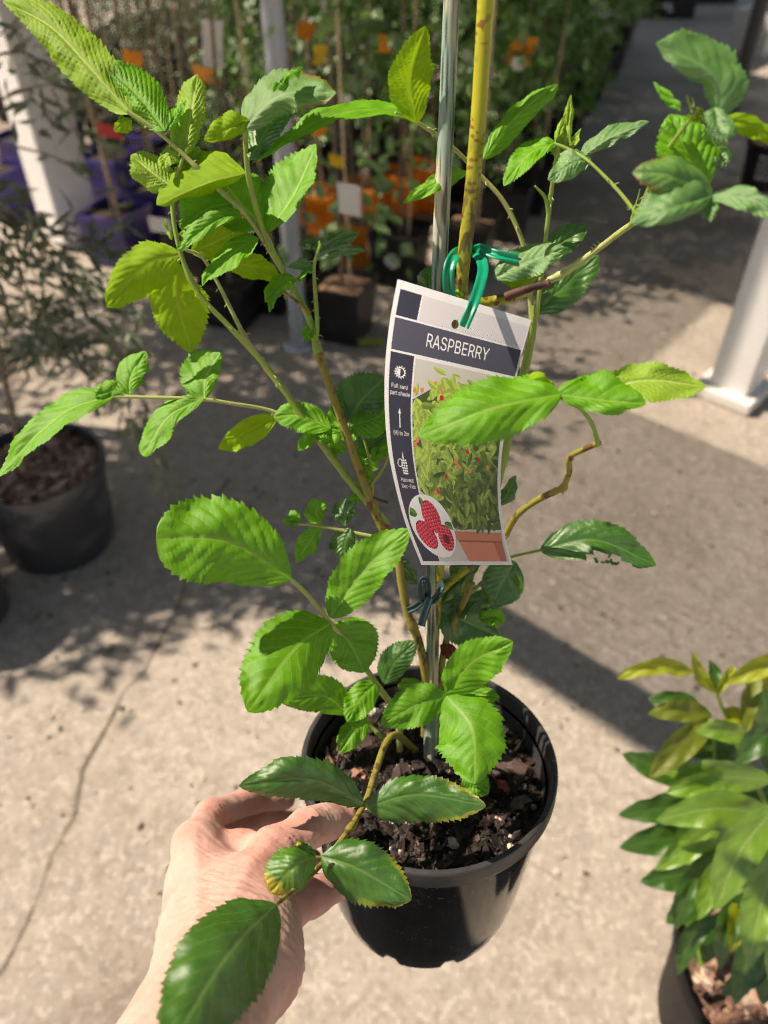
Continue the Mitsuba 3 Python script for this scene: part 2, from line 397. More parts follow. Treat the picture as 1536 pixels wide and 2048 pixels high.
scene['mulch'] = principled(mikit.proc(lambda p, n, uv: mikit.mix(mi.Color3f(0.16, 0.09, 0.055), mi.Color3f(0.38, 0.26, 0.18), mikit.fbm(p.x * 55, p.y * 55, p.z * 55, 3))), 0.85, 0.2)
scene['vertex_paint'] = {'type': 'twosided', 'nested': {'type': 'principled', 'base_color': {'type': 'mesh_attribute', 'name': 'vertex_color'}, 'roughness': 0.6, 'specular': 0.4}}
scene['print_paint'] = {'type': 'twosided', 'nested': {'type': 'principled', 'base_color': {'type': 'mesh_attribute', 'name': 'vertex_color'}, 'roughness': 0.35, 'specular': 0.4}}
scene['card_white'] = {'type': 'twosided', 'nested': {'type': 'principled', 'base_color': const((0.74, 0.74, 0.75)), 'roughness': 0.35, 'specular': 0.4}}

# ------------------------------------------------------------------ ground
g = trimesh.Trimesh([[-300, -300, 0], [300, -300, 0], [300, 300, 0], [-300, 300, 0]], [[0, 1, 2], [0, 2, 3]], process=False)
single('ground', g, 'concrete', 'sunlit pale concrete paving with a wandering crack', kind='structure', smooth=False)

# ------------------------------------------------------------------ the shade structure overhead (above the frame) that throws the shade on the paving
ZC = 2.8
E1, N1 = np.array([0.757, -0.653]), np.array([0.653, 0.757])
ORG = np.array([0.29, 1.126]) + SUN[:2] * ZC / SUN[2]


def over(e0, e1, n0, n1, z=ZC, th=0.004):
    """A flat strip whose shadow on the paving spans e0..e1 along the canopy edge and n0..n1 away from it."""
    c = ORG + E1 * (e0 + e1) / 2 + N1 * (n0 + n1) / 2
    m = trimesh.creation.box((e1 - e0, n1 - n0, th))
    R = np.array([[E1[0], N1[0], 0], [E1[1], N1[1], 0], [0, 0, 1.0]])
    return trimesh.Trimesh(m.vertices @ R.T + [c[0], c[1], z], m.faces, process=False)


can = thing('shade_canopy', 'shade structure of battens and roof sheets over the plant rows', 'canopy')
part('beam', over(-0.75, 4.0, -0.055, 0.055, ZC, 0.1), 'canopy', can, False)
part('slat_panel', cat([over(-1.1, 4.0, a, a + 0.017) for a in np.arange(0.06, 1.0, 0.033)] + [over(u, w, a, a + 0.017) for a in np.arange(1.05, 1.9, 0.033) for u, w in ((-1.1, -0.3), (0.85, 4.0))]), 'canopy', can, False, kind='stuff')
part('slat_panel', cat([over(-1.55 if a < 2.7 else -2.45, 9.0, a, a + 0.0295) for a in np.arange(1.9, 5.5, 0.033)]), 'canopy', can, False, kind='stuff')
part('roof_sheet', over(-9.0, -1.6, 4.6, 9.0, ZC, 0.02), 'canopy', can, False)
near_ = trimesh.creation.box((1.12, 1.75, 0.02))
near_.apply_translation(np.append(np.array([-0.24, -0.59]) + SUN[:2] * ZC / SUN[2], ZC))
part('roof_sheet', near_, 'canopy', can, False)

# ------------------------------------------------------------------ posts
ROT45 = math.radians(-43)


def post(name, foot, w, h, label, flange, bs, lab_cat='post'):
    t = thing(name, label, lab_cat)
    part('shaft', box(w, w, h, foot, ROT45, 1.0, w * 0.06), bs, t, 30)
    if flange:
        part('base_plate', box(w * 1.5, w * 1.5, 0.045, foot, ROT45, 1.0, 0.008), bs, t, 30)
    return t


pr = on_ground(1462, 788)
post('white_post', (pr[0], pr[1], 0.0), 0.128, 2.75, 'white square post with a flanged foot at the right edge', True, 'white_post')
pl = on_ground(150, 480)
post('white_post', (pl[0], pl[1], 0.0), 0.19, 2.75, 'white square post behind the olive branches on the left', False, 'white_post')
pg = on_ground(600, 690)
t = thing('steel_pole', 'round grey steel pole behind the raspberry leaves', 'pole')
part('shaft', tube([[pg[0], pg[1], 0], [pg[0], pg[1], 2.8]], 0.031, 24), 'grey_steel', t, 40)
part('base_plate', lathe([(0.0, 0.012), (0.05, 0.012), (0.056, 0.004), (0.056, 0.0)], 24).apply_translation([pg[0], pg[1], 0]), 'grey_steel', t, 40)
pd = on_ground(1452, 262)
single('dark_pole', tube([[pd[0], pd[1], 0], [pd[0], pd[1], 2.8]], 0.042, 20), 'dark_steel', 'thin dark grey pole standing far back on the right', 'pole', 40)

# ------------------------------------------------------------------ leaves of the raspberry
PROF = {'ovate': (0.62, 0.80), 'obovate': (0.62, 0.42), 'long': (0.60, 0.85), 'round': (0.58, 0.74)}


def leaf_mesh(pts, wl, wr, dl=0.0, dr_=0.0, shape='ovate', pleat=0.0006, nv=8, teeth=0.145, nt=19, droop=0.0, curl=0.7, n_t=124, n_s=11, holes=None, tilt=None):
    """pts: midrib rows (x, y, o) from the stalk to the tip. wl, wr: half-widths in photograph pixels on the left and right hand of the way to the tip;
    dl, dr_: how many cm farther away each margin lies; droop: cm by which both margins bend away; pleat: height of the quilting between the veins."""
    t = np.linspace(0, 1, n_t)
    pd_ = np.array([[a, b, depth_of(b, o)] for a, b, o in pts])
    q = spline(pd_, n_t)
    tg = np.gradient(q[:, :2], axis=0)
    tg /= np.linalg.norm(tg, axis=1, keepdims=True) + 1e-9
    # smooth the direction so that the sides do not fold
    k = np.ones(15) / 15
    tg = np.stack([np.convolve(np.pad(tg[:, i], 7, 'edge'), k, 'valid') for i in (0, 1)], 1)
    tg /= np.linalg.norm(tg, axis=1, keepdims=True)
    perp = np.stack([tg[:, 1], -tg[:, 0]], 1)
    a, b = PROF[shape]
    w = t ** a * (1 - t) ** b
    w = w / w.max()
    w = np.maximum(w, 0.012)
    s = np.linspace(-1, 1, 2 * n_s + 1)
    S, TT = np.meshgrid(s, t)
    A = np.abs(S)
    # serrated margin: a large tooth per vein with a smaller one on its back
    rs = np.random.default_rng(int(abs(pts[0][0] * 7 + pts[0][1] * 13)))
    ph = rs.random(2)
    teeth = teeth * rs.uniform(0.75, 1.1)
    nv = nv + rs.integers(-1, 2)
    droop = droop + rs.uniform(-0.25, 0.25)
    waves = rs.uniform(0, 6, 3)
    jit = np.interp(t, np.linspace(0, 1, 24), rs.uniform(-0.22, 0.22, 24))
    out = np.zeros_like(S)
    for sd in (0, 1):
        u = t * nt + ph[sd] + jit
        saw = (u - np.floor(u))
        u2 = u * 2.0
        saw2 = (u2 - np.floor(u2))
        tooth = teeth * (saw ** 1.2 * 0.75 + 0.32 * saw2 - 0.42)
        sel = (S[0] < 0) if sd == 0 else (S[0] > 0)
        out[:, sel] = tooth[:, None]
    fade = np.clip(t / 0.08, 0, 1)[:, None] * (0.35 + 0.65 * np.clip((1 - t) / 0.15, 0, 1))[:, None]
    ext = A * w[:, None] * (1 + out * fade * A ** 5 / np.maximum(w[:, None], 0.25) ** 0.6)
    left = S < 0
    W = np.where(left, wl, wr)
    # the sides sweep a little towards the tip
    fwd_px = 0.18 * max(abs(wl), abs(wr)) * ext * (1 - t[:, None]) + 0.5 * max(abs(wl), abs(wr)) * np.clip(out, 0, 1) * fade * A ** 6 * w[:, None] ** 0.5
    X = q[:, None, 0] + perp[:, None, 0] * np.where(left, 1, -1) * W * ext + tg[:, None, 0] * fwd_px
    Y = q[:, None, 1] + perp[:, None, 1] * np.where(left, 1, -1) * W * ext + tg[:, None, 1] * fwd_px
    Dp = q[:, None, 2] + np.where(left, dl, dr_) / 100.0 * ext + droop / 100.0 * ext ** 2 + curl / 100.0 * (np.sin(TT * 8 + S * 2 + waves[0]) + 0.8 * np.sin(TT * 15 + waves[1] + S * 4)) * 0.22 * ext
    if tilt is None:
        tilt = np.interp(pts[0][1], [0, 900, 1350], [0.75, 0.45, 0.0])
    Dp = Dp + tilt * (pts[0][1] - Y) / F * Dp.mean()        # the blades lie back towards the sky
    P = at(X, Y, Dp)
    du = np.gradient(P, axis=0)
    dv = np.gradient(P, axis=1)
    n = np.cross(du, dv)
    n /= np.linalg.norm(n, axis=2, keepdims=True) + 1e-12
    view = CAM - P
    flip = np.sign((n * view).sum(2).mean()) or 1.0
    n = n * flip
    vq = (TT - 0.30 * A) * nv
    fv = np.abs(vq - np.floor(vq + 0.5))
    relief = np.sqrt(np.clip(fv * 2, 0, 1)) * np.clip(A * 4, 0.0, 1) * (1 - 0.7 * A ** 3)
    relief = relief - 0.9 * np.exp(-(A / 0.09) ** 2)
    cell = A * 5.0 + np.floor(vq + 0.5) * 0.37
    relief = relief + 0.30 * np.sqrt(np.abs(np.sin(np.pi * cell))) * np.clip(fv * 5, 0, 1) * np.clip(A * 4, 0, 1)
    nz = meshkit.fbm(P * 260.0, 3) - 0.5
    nz2 = meshkit.fbm(P * 60.0 + 5, 2) - 0.5
    P = P + n * (relief * pleat + nz * 0.00045 + nz2 * 0.0075 * np.clip(A * 2, 0, 1))[..., None] * np.clip(np.sin(np.pi * TT) * 3, 0, 1)[..., None]
    ns = 2 * n_s + 1
    V = P.reshape(-1, 3)
    i, j = np.meshgrid(np.arange(n_t - 1), np.arange(ns - 1), indexing='ij')
    f = np.stack([i * ns + j, i * ns + j + 1, (i + 1) * ns + j + 1, (i + 1) * ns + j], -1).reshape(-1, 4)
    if holes:
        tc, sc = TT.ravel()[f].mean(1), S.ravel()[f].mean(1)
        keep = np.ones(len(f), bool)
        for (ht, hs, rt, rs_) in holes:
            wob = 1 + 0.3 * np.sin(np.arctan2((sc - hs) / rs_, (tc - ht) / rt) * 5)
            keep &= ((tc - ht) / rt) ** 2 + ((sc - hs) / rs_) ** 2 > wob
        f = f[keep]
    uv = np.stack([TT.ravel(), S.ravel() * 0.5 + 0.5], 1)
    return (V, f), uv


PLANT = thing('raspberry_plant', 'leafy green raspberry plant with arching prickly canes held up in a black pot', 'plant')


def leaf(pts, wl, wr, bs='leaf_bright', label=None, **kw):
    if bs == 'sunny':
        kw.setdefault('tilt', -0.25)
    m, uv = leaf_mesh(pts, wl, wr, **kw)
    return part('leaf', m, 'leaf_' + bs, PLANT, True, label, uv=uv)


def stem(pts, r0, r1, bs='stem_green', name='cane', label=None, thorns=0, nodes=(), n=48, sides=10, parent=None):
    """pts: rows (x, y, o); r0, r1: radius in photograph pixels at the two ends."""
    pd_ = np.array([[a, b, depth_of(b, o)] for a, b, o in pts])
    q = spline(pd_, n)
    P = at(q[:, 0], q[:, 1], q[:, 2])
    t = np.linspace(0, 1, n)
    r = 0.73 * (r0 + (r1 - r0) * t) / F * q[:, 2]
    rs = np.random.default_rng(int(abs(pts[0][0] * 3 + pts[-1][1] * 11)))
    r = r * (1 + 0.06 * np.interp(t, np.linspace(0, 1, 14), rs.uniform(-1, 1, 14)))
    for c in nodes:
        r = r * (1 + 0.40 * np.exp(-((t - c) / 0.016) ** 2))
    ms = [tube(P, r, sides)]
    tg = np.gradient(P, axis=0)
    for _ in range(int(thorns * 1.7)):
        i = rs.integers(2, n - 3)
        d = rs.normal(size=3)
        a = tg[i] / np.linalg.norm(tg[i])
        d -= a * (d @ a)
        d /= np.linalg.norm(d)
        L = rs.uniform(0.0018, 0.0034)
        b = P[i] + d * r[i] * 0.8
        ms.append(tube([b, b + d * L * 0.6 - a * L * 0.1, b + d * L - a * L * 0.45], [0.0006, 0.00035, 0.00006], 5))
    return part(name, cat(ms), bs, parent or PLANT, 60, label)
# ------------------------------------------------------------------ canes and stalks
stem([(758, 1045, 0), (722, 950, 0), (690, 860, 0), (655, 760, 0.2), (637, 705, 0.3)], 12, 11, 'stem_brown', thorns=10, nodes=(0.1, 0.98))
stem([(637, 706, 0.3), (615, 630, 0.4), (570, 550, 0.5), (530, 470, 0.2), (500, 370, -0.5), (492, 300, -1), (490, 245, -1.4)], 10, 7, 'stem_green', thorns=12, nodes=(0.02, 0.3, 0.5))
stem([(572, 553, 0.5), (500, 440, 0.2), (430, 372, 0), (330, 275, 0), (255, 222, 0)], 7.5, 6, 'stem_pale', thorns=14, nodes=(0.35, 0.62))
stem([(775, 1050, 0.3), (700, 962, 0.2), (620, 855, 0), (540, 742, -0.3), (460, 655, -0.5), (402, 592, -0.6), (366, 522, -0.6), (346, 430, -0.4), (350, 370, -0.2), (366, 315, 0)], 11, 5, 'stem_green', thorns=18, nodes=(0.3, 0.72))
stem([(590, 812, 0.2), (500, 690, 0.4), (440, 575, 0.6), (405, 515, 0.6), (372, 500, 0.3)], 7.5, 5, 'stem_pale', 'leaf_stalk', thorns=10)
stem([(755, 1040, 0), (792, 1092, 0), (803, 1160, 0), (815, 1225, 0), (838, 1285, 0.2), (852, 1360, 0.8), (850, 1470, 1.2)], 12, 12, 'stem_brown', thorns=6, nodes=(0.05, 0.5, 0.78))
stem([(945, 1165, 1.5), (925, 1210, 1.5), (893, 1280, 1.3), (880, 1360, 1.2), (868, 1470, 1.2)], 9, 10, 'stem_brown', nodes=(0.3,))
stem([(930, 1185, 2), (985, 1000, 3), (1035, 800, 3), (1062, 680, 3), (1068, 610, 3)], 13, 11, 'stem_green', thorns=9, nodes=(0.6,))
stem([(1066, 680, 3), (1056, 540, 3), (1040, 470, 3), (1005, 400, 3), (955, 345, 3), (900, 290, 2.6), (835, 245, 2), (790, 226, 1.5)], 8, 5, 'stem_pale', thorns=16)
stem([(1072, 640, 2), (1090, 490, 1.5), (1103, 380, 1), (1112, 320, 0.5), (1118, 285, 0.3)], 7, 6, 'stem_green', thorns=8, nodes=(0.4,))
stem([(945, 605, -1), (975, 604, -1), (1030, 592, -1.2), (1060, 577, -1.4)], 16, 13, 'stem_yellow', label='short yellow side cane beside the tag top')
stem([(1010, 594, -1.6), (1060, 576, -1.9), (1102, 566, -2.1)], 13, 10, 'stem_dark', label='dark brown dead cane stub', nodes=(0.95,), sides=14)
stem([(1030, 596, -1.0), (1085, 566, -1.3), (1130, 545, -1.8), (1200, 495, -2.6), (1270, 445, -3.6), (1345, 418, -5)], 10, 8, 'stem_pale', thorns=5, nodes=(0.28, 0.42))
stem([(1262, 450, -3.6), (1278, 425, -4.4), (1300, 375, -5.6), (1322, 320, -7), (1372, 250, -8.5), (1400, 215, -9)], 8, 5, 'stem_green', 'leaf_stalk', thorns=3)
stem([(1275, 430, -3.9), (1235, 380, -3), (1180, 325, -2), (1140, 300, -1.2), (1108, 287, -0.8)], 5.5, 4.5, 'stem_green', 'leaf_stalk', thorns=6)
stem([(1300, 420, -4.4), (1370, 400, -8), (1425, 390, -10.5)], 6, 5, 'stem_green', 'leaf_stalk')
stem([(1262, 440, -3.7), (1276, 395, -3.9), (1280, 378, -4)], 3.5, 1.0, 'stem_green', 'stipule', n=16)
stem([(1300, 428, -4.2), (1310, 400, -4.3), (1306, 380, -4.3)], 3, 0.8, 'stem_green', 'stipule', n=16)
stem([(1400, 230, -9), (1430, 245, -9.5), (1442, 236, -10)], 5, 4, 'stem_green', 'leaf_stalk', n=16)
stem([(1388, 225, -8.7), (1378, 205, -8.7), (1374, 190, -8.8)], 5, 1.5, 'stem_green', 'stipule', n=16)
stem([(1384, 225, -8.7), (1388, 208, -8.6), (1384, 196, -8.6)], 4, 1.2, 'stem_green', 'stipule', n=16)
stem([(1098, 425, 1.2), (1090, 395, 1.0), (1070, 372, 0.8)], 7, 3, 'stem_green', 'bud_stalk', n=20)
stem([(225, 793, -1), (310, 795, -0.8), (400, 798, -0.6), (470, 808, -0.2), (550, 824, 0.5), (625, 862, 0)], 5, 5.5, 'stem_pale', 'leaf_stalk', thorns=3)
stem([(575, 1045, 0.8), (640, 1052, 0.9), (700, 1064, 1.0), (768, 1078, 1)], 4, 6, 'stem_pale', 'leaf_stalk')
stem([(632, 680, 0.3), (634, 640, 0.3), (628, 545, 0.4), (632, 515, 0.4), (642, 487, 0.4)], 7, 4.5, 'stem_green', 'leaf_stalk', thorns=6)
stem([(618, 628, 0.3), (600, 608, 0), (575, 590, -0.3), (556, 582, -0.6)], 4.5, 4, 'stem_brown', 'leaf_stalk', thorns=4, n=24)
stem([(1010, 1072, 1), (1035, 1030, 0), (1075, 1000, -1), (1128, 975, -3)], 10, 9, 'stem_brown', nodes=(0.98,), thorns=3)
stem([(1128, 975, -3), (1138, 945, -4.5), (1140, 915, -5.5), (1165, 900, -6.5), (1198, 885, -8)], 8.5, 8, 'stem_brown', nodes=(0.0, 0.45, 0.95), thorns=2)
stem([(1196, 888, -8), (1185, 850, -8.8), (1165, 822, -9.3), (1140, 800, -9.5), (1110, 790, -9.6)], 7, 4.5, 'stem_green', 'leaf_stalk')
stem([(1015, 1066, 0.9), (950, 1125, 1.2), (900, 1165, 1.2), (868, 1195, 1.0)], 10, 11, 'stem_yellow', thorns=2)
stem([(1085, 1100, 0.5), (1030, 1112, 1.2), (985, 1125, 1.5)], 3.5, 5, 'stem_green', 'leaf_stalk')
stem([(925, 1200, 1.8), (975, 1155, 2.2), (1005, 1130, 2.4)], 6, 4, 'stem_green', 'leaf_stalk')
# the low stalks that reach out over the pot towards the hand
stem([(800, 1500, 62), (795, 1430, 59.5), (765, 1385, 57.5), (735, 1342, 56), (695, 1285, 53.5), (660, 1245, 52), (615, 1190, 50), (578, 1155, 48.5)], 10, 6, 'stem_pale', 'leaf_stalk')
stem([(830, 1500, 62.5), (792, 1470, 59), (770, 1490, 57.5), (746, 1560, 54.5), (728, 1610, 52), (682, 1682, 48.5), (612, 1760, 44.5), (550, 1810, 40.8)], 10, 7, 'stem_brown', 'leaf_stalk', thorns=4, nodes=(0.55,))
stem([(770, 1480, 58.5), (745, 1455, 58.5), (728, 1430, 58)], 6, 5, 'stem_green', 'leaf_stalk', n=16)
stem([(800, 1400, 59), (850, 1392, 57), (890, 1392, 55)], 6, 5, 'stem_green', 'leaf_stalk', n=16)
stem([(645, 1715, 46.3), (625, 1715, 46)], 5, 4, 'stem_brown', 'leaf_stalk', n=10)
stem([(775, 1005, 0.2), (760, 1000, 0), (748, 995, -0.2)], 4, 3, 'stem_dark', 'twig', n=10)

# the thick pruned cane beside the stake
stem([(975, -40, -0.6), (968, 60, -0.5), (958, 220, -0.4), (945, 370, -0.3), (932, 480, -0.2), (920, 600, 0), (905, 800, 0.4), (885, 1050, 0.8), (868, 1300, 1.0), (862, 1480, 1.0)],
     24, 11, 'stem_yellow', label='thick yellow pruned cane with brown scars', n=80, sides=24)

# ------------------------------------------------------------------ leaves, upper left
Y = 'young'
leaf([(262, 228, 0), (180, 135, -0.3), (100, 52, -0.4), (5, 2, -0.2)], 46, 48, Y, 'long pale pleated young leaf pointing to the top left corner', pleat=0.0010, nv=15, nt=24, droop=0.6, shape='long', dl=0.6)
leaf([(330, 262, -0.2), (275, 190, -0.5), (208, 128, -0.6)], 40, 44, 'bright', pleat=0.0010, nv=12, droop=0.8, shape='round')
leaf([(264, 240, 0.3), (245, 248, 0.5), (228, 262, 0.7)], 20, 14, 'sunny')
leaf([(366, 312, 0), (380, 235, -0.3), (394, 148, -0.2)], 34, 30, Y, pleat=0.0010, nv=13, droop=0.5, dl=0.4)
leaf([(336, 262, 0), (352, 230, 0.1), (372, 200, 0.2)], 14, 12, 'bright')
leaf([(352, 378, -0.2), (305, 345, -0.4), (262, 310, -0.3)], 32, 34, Y, pleat=0.0010, nv=12, droop=0.5, shape='round')
leaf([(362, 322, 0), (340, 310, -0.2), (328, 330, -0.4), (335, 345, -0.4)], 17, 15, Y, pleat=0.0006, nv=7)
leaf([(372, 345, 0), (390, 312, 0.2), (405, 305, 0.4)], 18, 14, Y, pleat=0.0006, nv=7)
leaf([(492, 346, -0.6), (415, 366, -1.2), (313, 410, -1.6)], 16, 62, 'sunny', 'large bright leaf folded along its midrib', dr_=1.6, dl=0.6, droop=0.4)
leaf([(468, 405, 0.4), (415, 418, 0.2), (362, 455, 0)], 30, 52, 'bright', dr_=1.0, shape='round')
leaf([(480, 422, -0.3), (425, 445, -0.8), (352, 502, -1)], 16, 20, 'bright', shape='long')
leaf([(382, 505, 0.8), (430, 485, 1.2), (494, 452, 1.5)], 34, 32, 'sunny', shape='round')
leaf([(517, 476, -0.2), (465, 505, -0.7), (404, 572, -1)], 24, 22, 'bright', shape='long', dl=-0.4, dr_=0.6)
leaf([(452, 528, 0.8), (505, 532, 1.1), (560, 552, 1.2)], 24, 26, 'sunny', shape='round')
leaf([(362, 508, -0.3), (290, 530, -0.8), (214, 615, -1.0)], 55, 42, 'sunny', 'broad yellow-green leaf lit from behind, tip drooping to the left', droop=0.6, dl=0.3, shape='long')
leaf([(350, 540, 0.8), (300, 552, 1.0), (262, 580, 1.2)], 26, 24, 'sunny')
leaf([(360, 528, 0.2), (352, 590, 0.4), (382, 705, 0.2)], 62, 52, 'sunny', 'hanging yellow-green leaf with its tip straight down', shape='ovate', droop=0.4)
leaf([(372, 490, -0.4), (368, 470, -0.4), (362, 440, -0.4)], 7, 7, Y, teeth=0.02, n_t=40, n_s=5)
leaf([(344, 480, -0.4), (336, 460, -0.4), (328, 436, -0.4)], 6, 6, Y, teeth=0.02, n_t=40, n_s=5)
leaf([(535, 465, 0.3), (590, 385, 0.6), (632, 288, 0.9)], 62, 26, 'bright', 'large folded leaf right of the branching cane', dl=0.8, dr_=-0.8)
leaf([(530, 455, 0.6), (480, 405, 0.8), (440, 352, 1.0)], 58, 60, 'bright', shape='round', dr_=0.5)
leaf([(484, 258, -1.6), (560, 190, -2.4), (672, 185, -2.6)], 42, 44, 'burnt', 'soft grey-green leaf with a browned tip below the steel pole top', shape='round', droop=0.8)
leaf([(545, 185, -2), (575, 160, -2), (607, 133, -2)], 10, 8, 'bright', shape='long')
leaf([(500, 320, -1.5), (540, 250, -1.8), (590, 212, -2)], 36, 28, 'deep', shape='round', dl=0.5)
leaf([(497, 238, -1.5), (455, 258, -2), (408, 280, -2.4)], 20, 26, 'sunny', shape='round', droop=0.5)
leaf([(832, 238, 2), (740, 218, 1.4), (630, 245, 0.8), (503, 328, 0)], 16, 20, 'bright', 'long narrow toothed leaf arching left from the cane', dl=-0.6, dr_=0.8, nt=26, shape='long')
leaf([(833, 246, 1.8), (822, 160, 1.4), (851, 52, 1.2)], 44, 40, 'sunny', 'upright bright leaf left of the stake, tip up', nv=10, pleat=0.0007)
leaf([(935, 343, 1.4), (880, 362, 1.2), (806, 407, 1)], 16, 18, 'bright', shape='long', dl=0.5)
leaf([(967, 318, -1.5), (1030, 235, -1.8), (1116, 168, -2)], 20, 28, 'bright', shape='long', dr_=0.9)
# upper right
leaf([(1114, 330, 0.2), (1133, 265, 0), (1142, 188, -0.2)], 13, 12, Y, shape='long', n_s=6)
leaf([(1108, 312, 0.3), (1120, 265, 0.2), (1135, 222, 0.1)], 9, 9, Y, shape='long', n_s=6)
leaf([(1120, 330, 0.2), (1140, 290, 0.2), (1163, 256, 0.2)], 9, 10, Y, shape='long', n_s=6)
leaf([(1112, 285, -0.6), (1060, 305, -1), (1007, 372, -1.2)], 22, 24, 'bright', dl=-0.5, dr_=0.6)
leaf([(1160, 312, -1.4), (1225, 272, -1.7), (1298, 243, -1.8)], 22, 14, 'dull', shape='ovate', dl=0.6)
leaf([(1182, 318, -1.6), (1145, 325, -2), (1096, 360, -2.2)], 28, 20, 'dull', shape='round', droop=0.5)
leaf([(1440, 238, -9.5), (1428, 150, -10.5), (1312, 86, -11)], 40, 62, 'dull', 'large smooth grey-green leaf at the top of the right cluster', droop=0.8, shape='ovate')
leaf([(1418, 370, -8), (1375, 300, -8.5), (1340, 228, -8.6)], 62, 50, 'bright', 'puckered bright leaf below the top of the right cluster', shape='round', nv=7, pleat=0.0010)
leaf([(1425, 388, -11), (1345, 352, -12.5), (1265, 345, -12.5)], 42, 36, 'burnt', shape='round', droop=0.6)
leaf([(1425, 390, -11.5), (1350, 415, -13), (1262, 448, -13)], 26, 52, 'dull', droop=0.6)
leaf([(1425, 392, -11.5), (1500, 398, -12.5), (1570, 440, -13)], 22, 26, 'dull', shape='long')
leaf([(1425, 385, -10.5), (1415, 420, -11.5), (1420, 445, -12)], 22, 16, 'dull')
leaf([(1442, 240, -9.5), (1500, 250, -9.8), (1565, 290, -10)], 20, 24, 'sunny', shape='long')
leaf([(1428, 215, -9.6), (1438, 255, -9.9), (1452, 288, -10)], 26, 28, 'dull', shape='round')
leaf([(1360, 222, -8.4), (1335, 195, -8.3), (1306, 164, -8.2)], 10, 11, 'bright', shape='long')
leaf([(1415, 305, -7), (1440, 318, -7), (1452, 335, -7)], 18, 20, 'deep')
leaf([(1375, 240, -8.6), (1405, 232, -8.6), (1420, 240, -8.6)], 16, 12, 'sunny')
leaf([(988, 556, -1), (1050, 525, -1.4), (1132, 496, -1.6)], 32, 32, 'dull', 'pale green leaf to the right of the green tie', shape='round')
leaf([(1000, 555, -0.6), (1040, 560, -0.5), (1085, 545, -0.4)], 18, 18, 'sunny', shape='round')
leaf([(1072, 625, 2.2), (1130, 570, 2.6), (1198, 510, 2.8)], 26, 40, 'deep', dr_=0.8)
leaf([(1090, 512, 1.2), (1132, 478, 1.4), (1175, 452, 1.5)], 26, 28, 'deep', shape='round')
leaf([(865, 595, 1.2), (858, 560, 1.2), (862, 532, 1.2)], 24, 22, 'deep', shape='round', nt=7)
leaf([(918, 606, -0.8), (913, 592, -0.9), (908, 582, -1)], 14, 13, Y, n_t=40, n_s=6)
# front leaves over the tag
leaf([(1122, 788, -9.6), (990, 815, -10.5), (838, 872, -10.8)], 62, 62, 'bright', 'large leaf across the front of the plant tag', droop=0.7, pleat=0.0006, shape='round')
leaf([(1110, 788, -9.4), (1200, 800, -9.8), (1292, 808, -10)], 50, 26, 'bright', droop=0.5, shape='round', pleat=0.0006)
leaf([(1185, 785, -8.6), (1290, 760, -9), (1412, 772, -9.2)], 36, 46, 'young', shape='round', nv=13, pleat=0.0008)
leaf([(1030, 776, -8.6), (1070, 765, -8.8), (1110, 775, -9)], 18, 18, 'sunny', shape='round')
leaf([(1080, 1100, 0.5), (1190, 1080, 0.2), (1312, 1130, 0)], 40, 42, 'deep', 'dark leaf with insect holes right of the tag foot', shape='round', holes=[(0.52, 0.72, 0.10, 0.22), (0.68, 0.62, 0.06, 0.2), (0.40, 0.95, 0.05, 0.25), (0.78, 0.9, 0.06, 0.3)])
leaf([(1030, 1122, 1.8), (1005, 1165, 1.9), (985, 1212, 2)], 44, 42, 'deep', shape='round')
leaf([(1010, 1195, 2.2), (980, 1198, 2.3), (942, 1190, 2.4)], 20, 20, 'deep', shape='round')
leaf([(870, 1215, 1.6), (925, 1240, 2), (1000, 1275, 2.2)], 46, 50, 'edged', 'leaf behind the stake foot with a yellowed margin', shape='round')
leaf([(965, 1200, 2), (920, 1205, 2.1), (868, 1228, 2.2)], 32, 34, 'deep', shape='round')
leaf([(900, 1150, 1.8), (930, 1135, 1.9), (960, 1128, 2)], 26, 26, 'edged', shape='round')
# middle left
leaf([(228, 790, -1), (120, 830, -1.6), (-12, 958, -2.2)], 26, 30, 'bright', 'long narrow leaf bending down out of the left edge', shape='long', dl=-0.6, dr_=0.6, nt=22)
leaf([(250, 788, -0.9), (225, 782, -1.0), (190, 795, -1.2)], 10, 20, 'bright', shape='round')
leaf([(258, 790, -0.8), (262, 752, -0.6), (292, 702, -0.4)], 30, 24, 'bright', shape='round')
leaf([(408, 800, -0.6), (412, 755, -0.4), (440, 704, -0.2)], 52, 22, 'bright', dl=0.6, shape='round')
leaf([(408, 795, -0.7), (335, 835, -1.2), (286, 912, -1.4)], 22, 24, 'bright', shape='obovate', dl=-0.5, dr_=0.5)
leaf([(662, 856, -0.4), (605, 832, -0.6), (546, 832, -0.8)], 32, 28, 'bright', shape='round')
leaf([(650, 850, -0.2), (660, 870, -0.2), (668, 892, -0.2)], 22, 22, 'bright', shape='round')
leaf([(552, 832, 0.8), (495, 862, 1), (436, 898, 1.1)], 30, 24, 'sunny', shape='ovate')
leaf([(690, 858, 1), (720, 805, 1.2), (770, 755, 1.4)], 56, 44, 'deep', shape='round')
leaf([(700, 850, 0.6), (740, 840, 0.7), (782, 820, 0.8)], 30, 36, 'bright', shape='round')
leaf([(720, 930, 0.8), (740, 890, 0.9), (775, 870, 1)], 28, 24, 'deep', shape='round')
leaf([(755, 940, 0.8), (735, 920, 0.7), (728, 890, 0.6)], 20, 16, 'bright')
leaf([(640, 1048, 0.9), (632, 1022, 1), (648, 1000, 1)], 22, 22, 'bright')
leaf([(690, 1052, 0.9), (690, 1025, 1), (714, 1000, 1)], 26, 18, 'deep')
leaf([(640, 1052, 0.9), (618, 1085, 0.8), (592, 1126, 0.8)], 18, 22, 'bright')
leaf([(700, 1056, 0.9), (690, 1085, 0.8), (688, 1125, 0.8)], 28, 30, 'deep', shape='round')
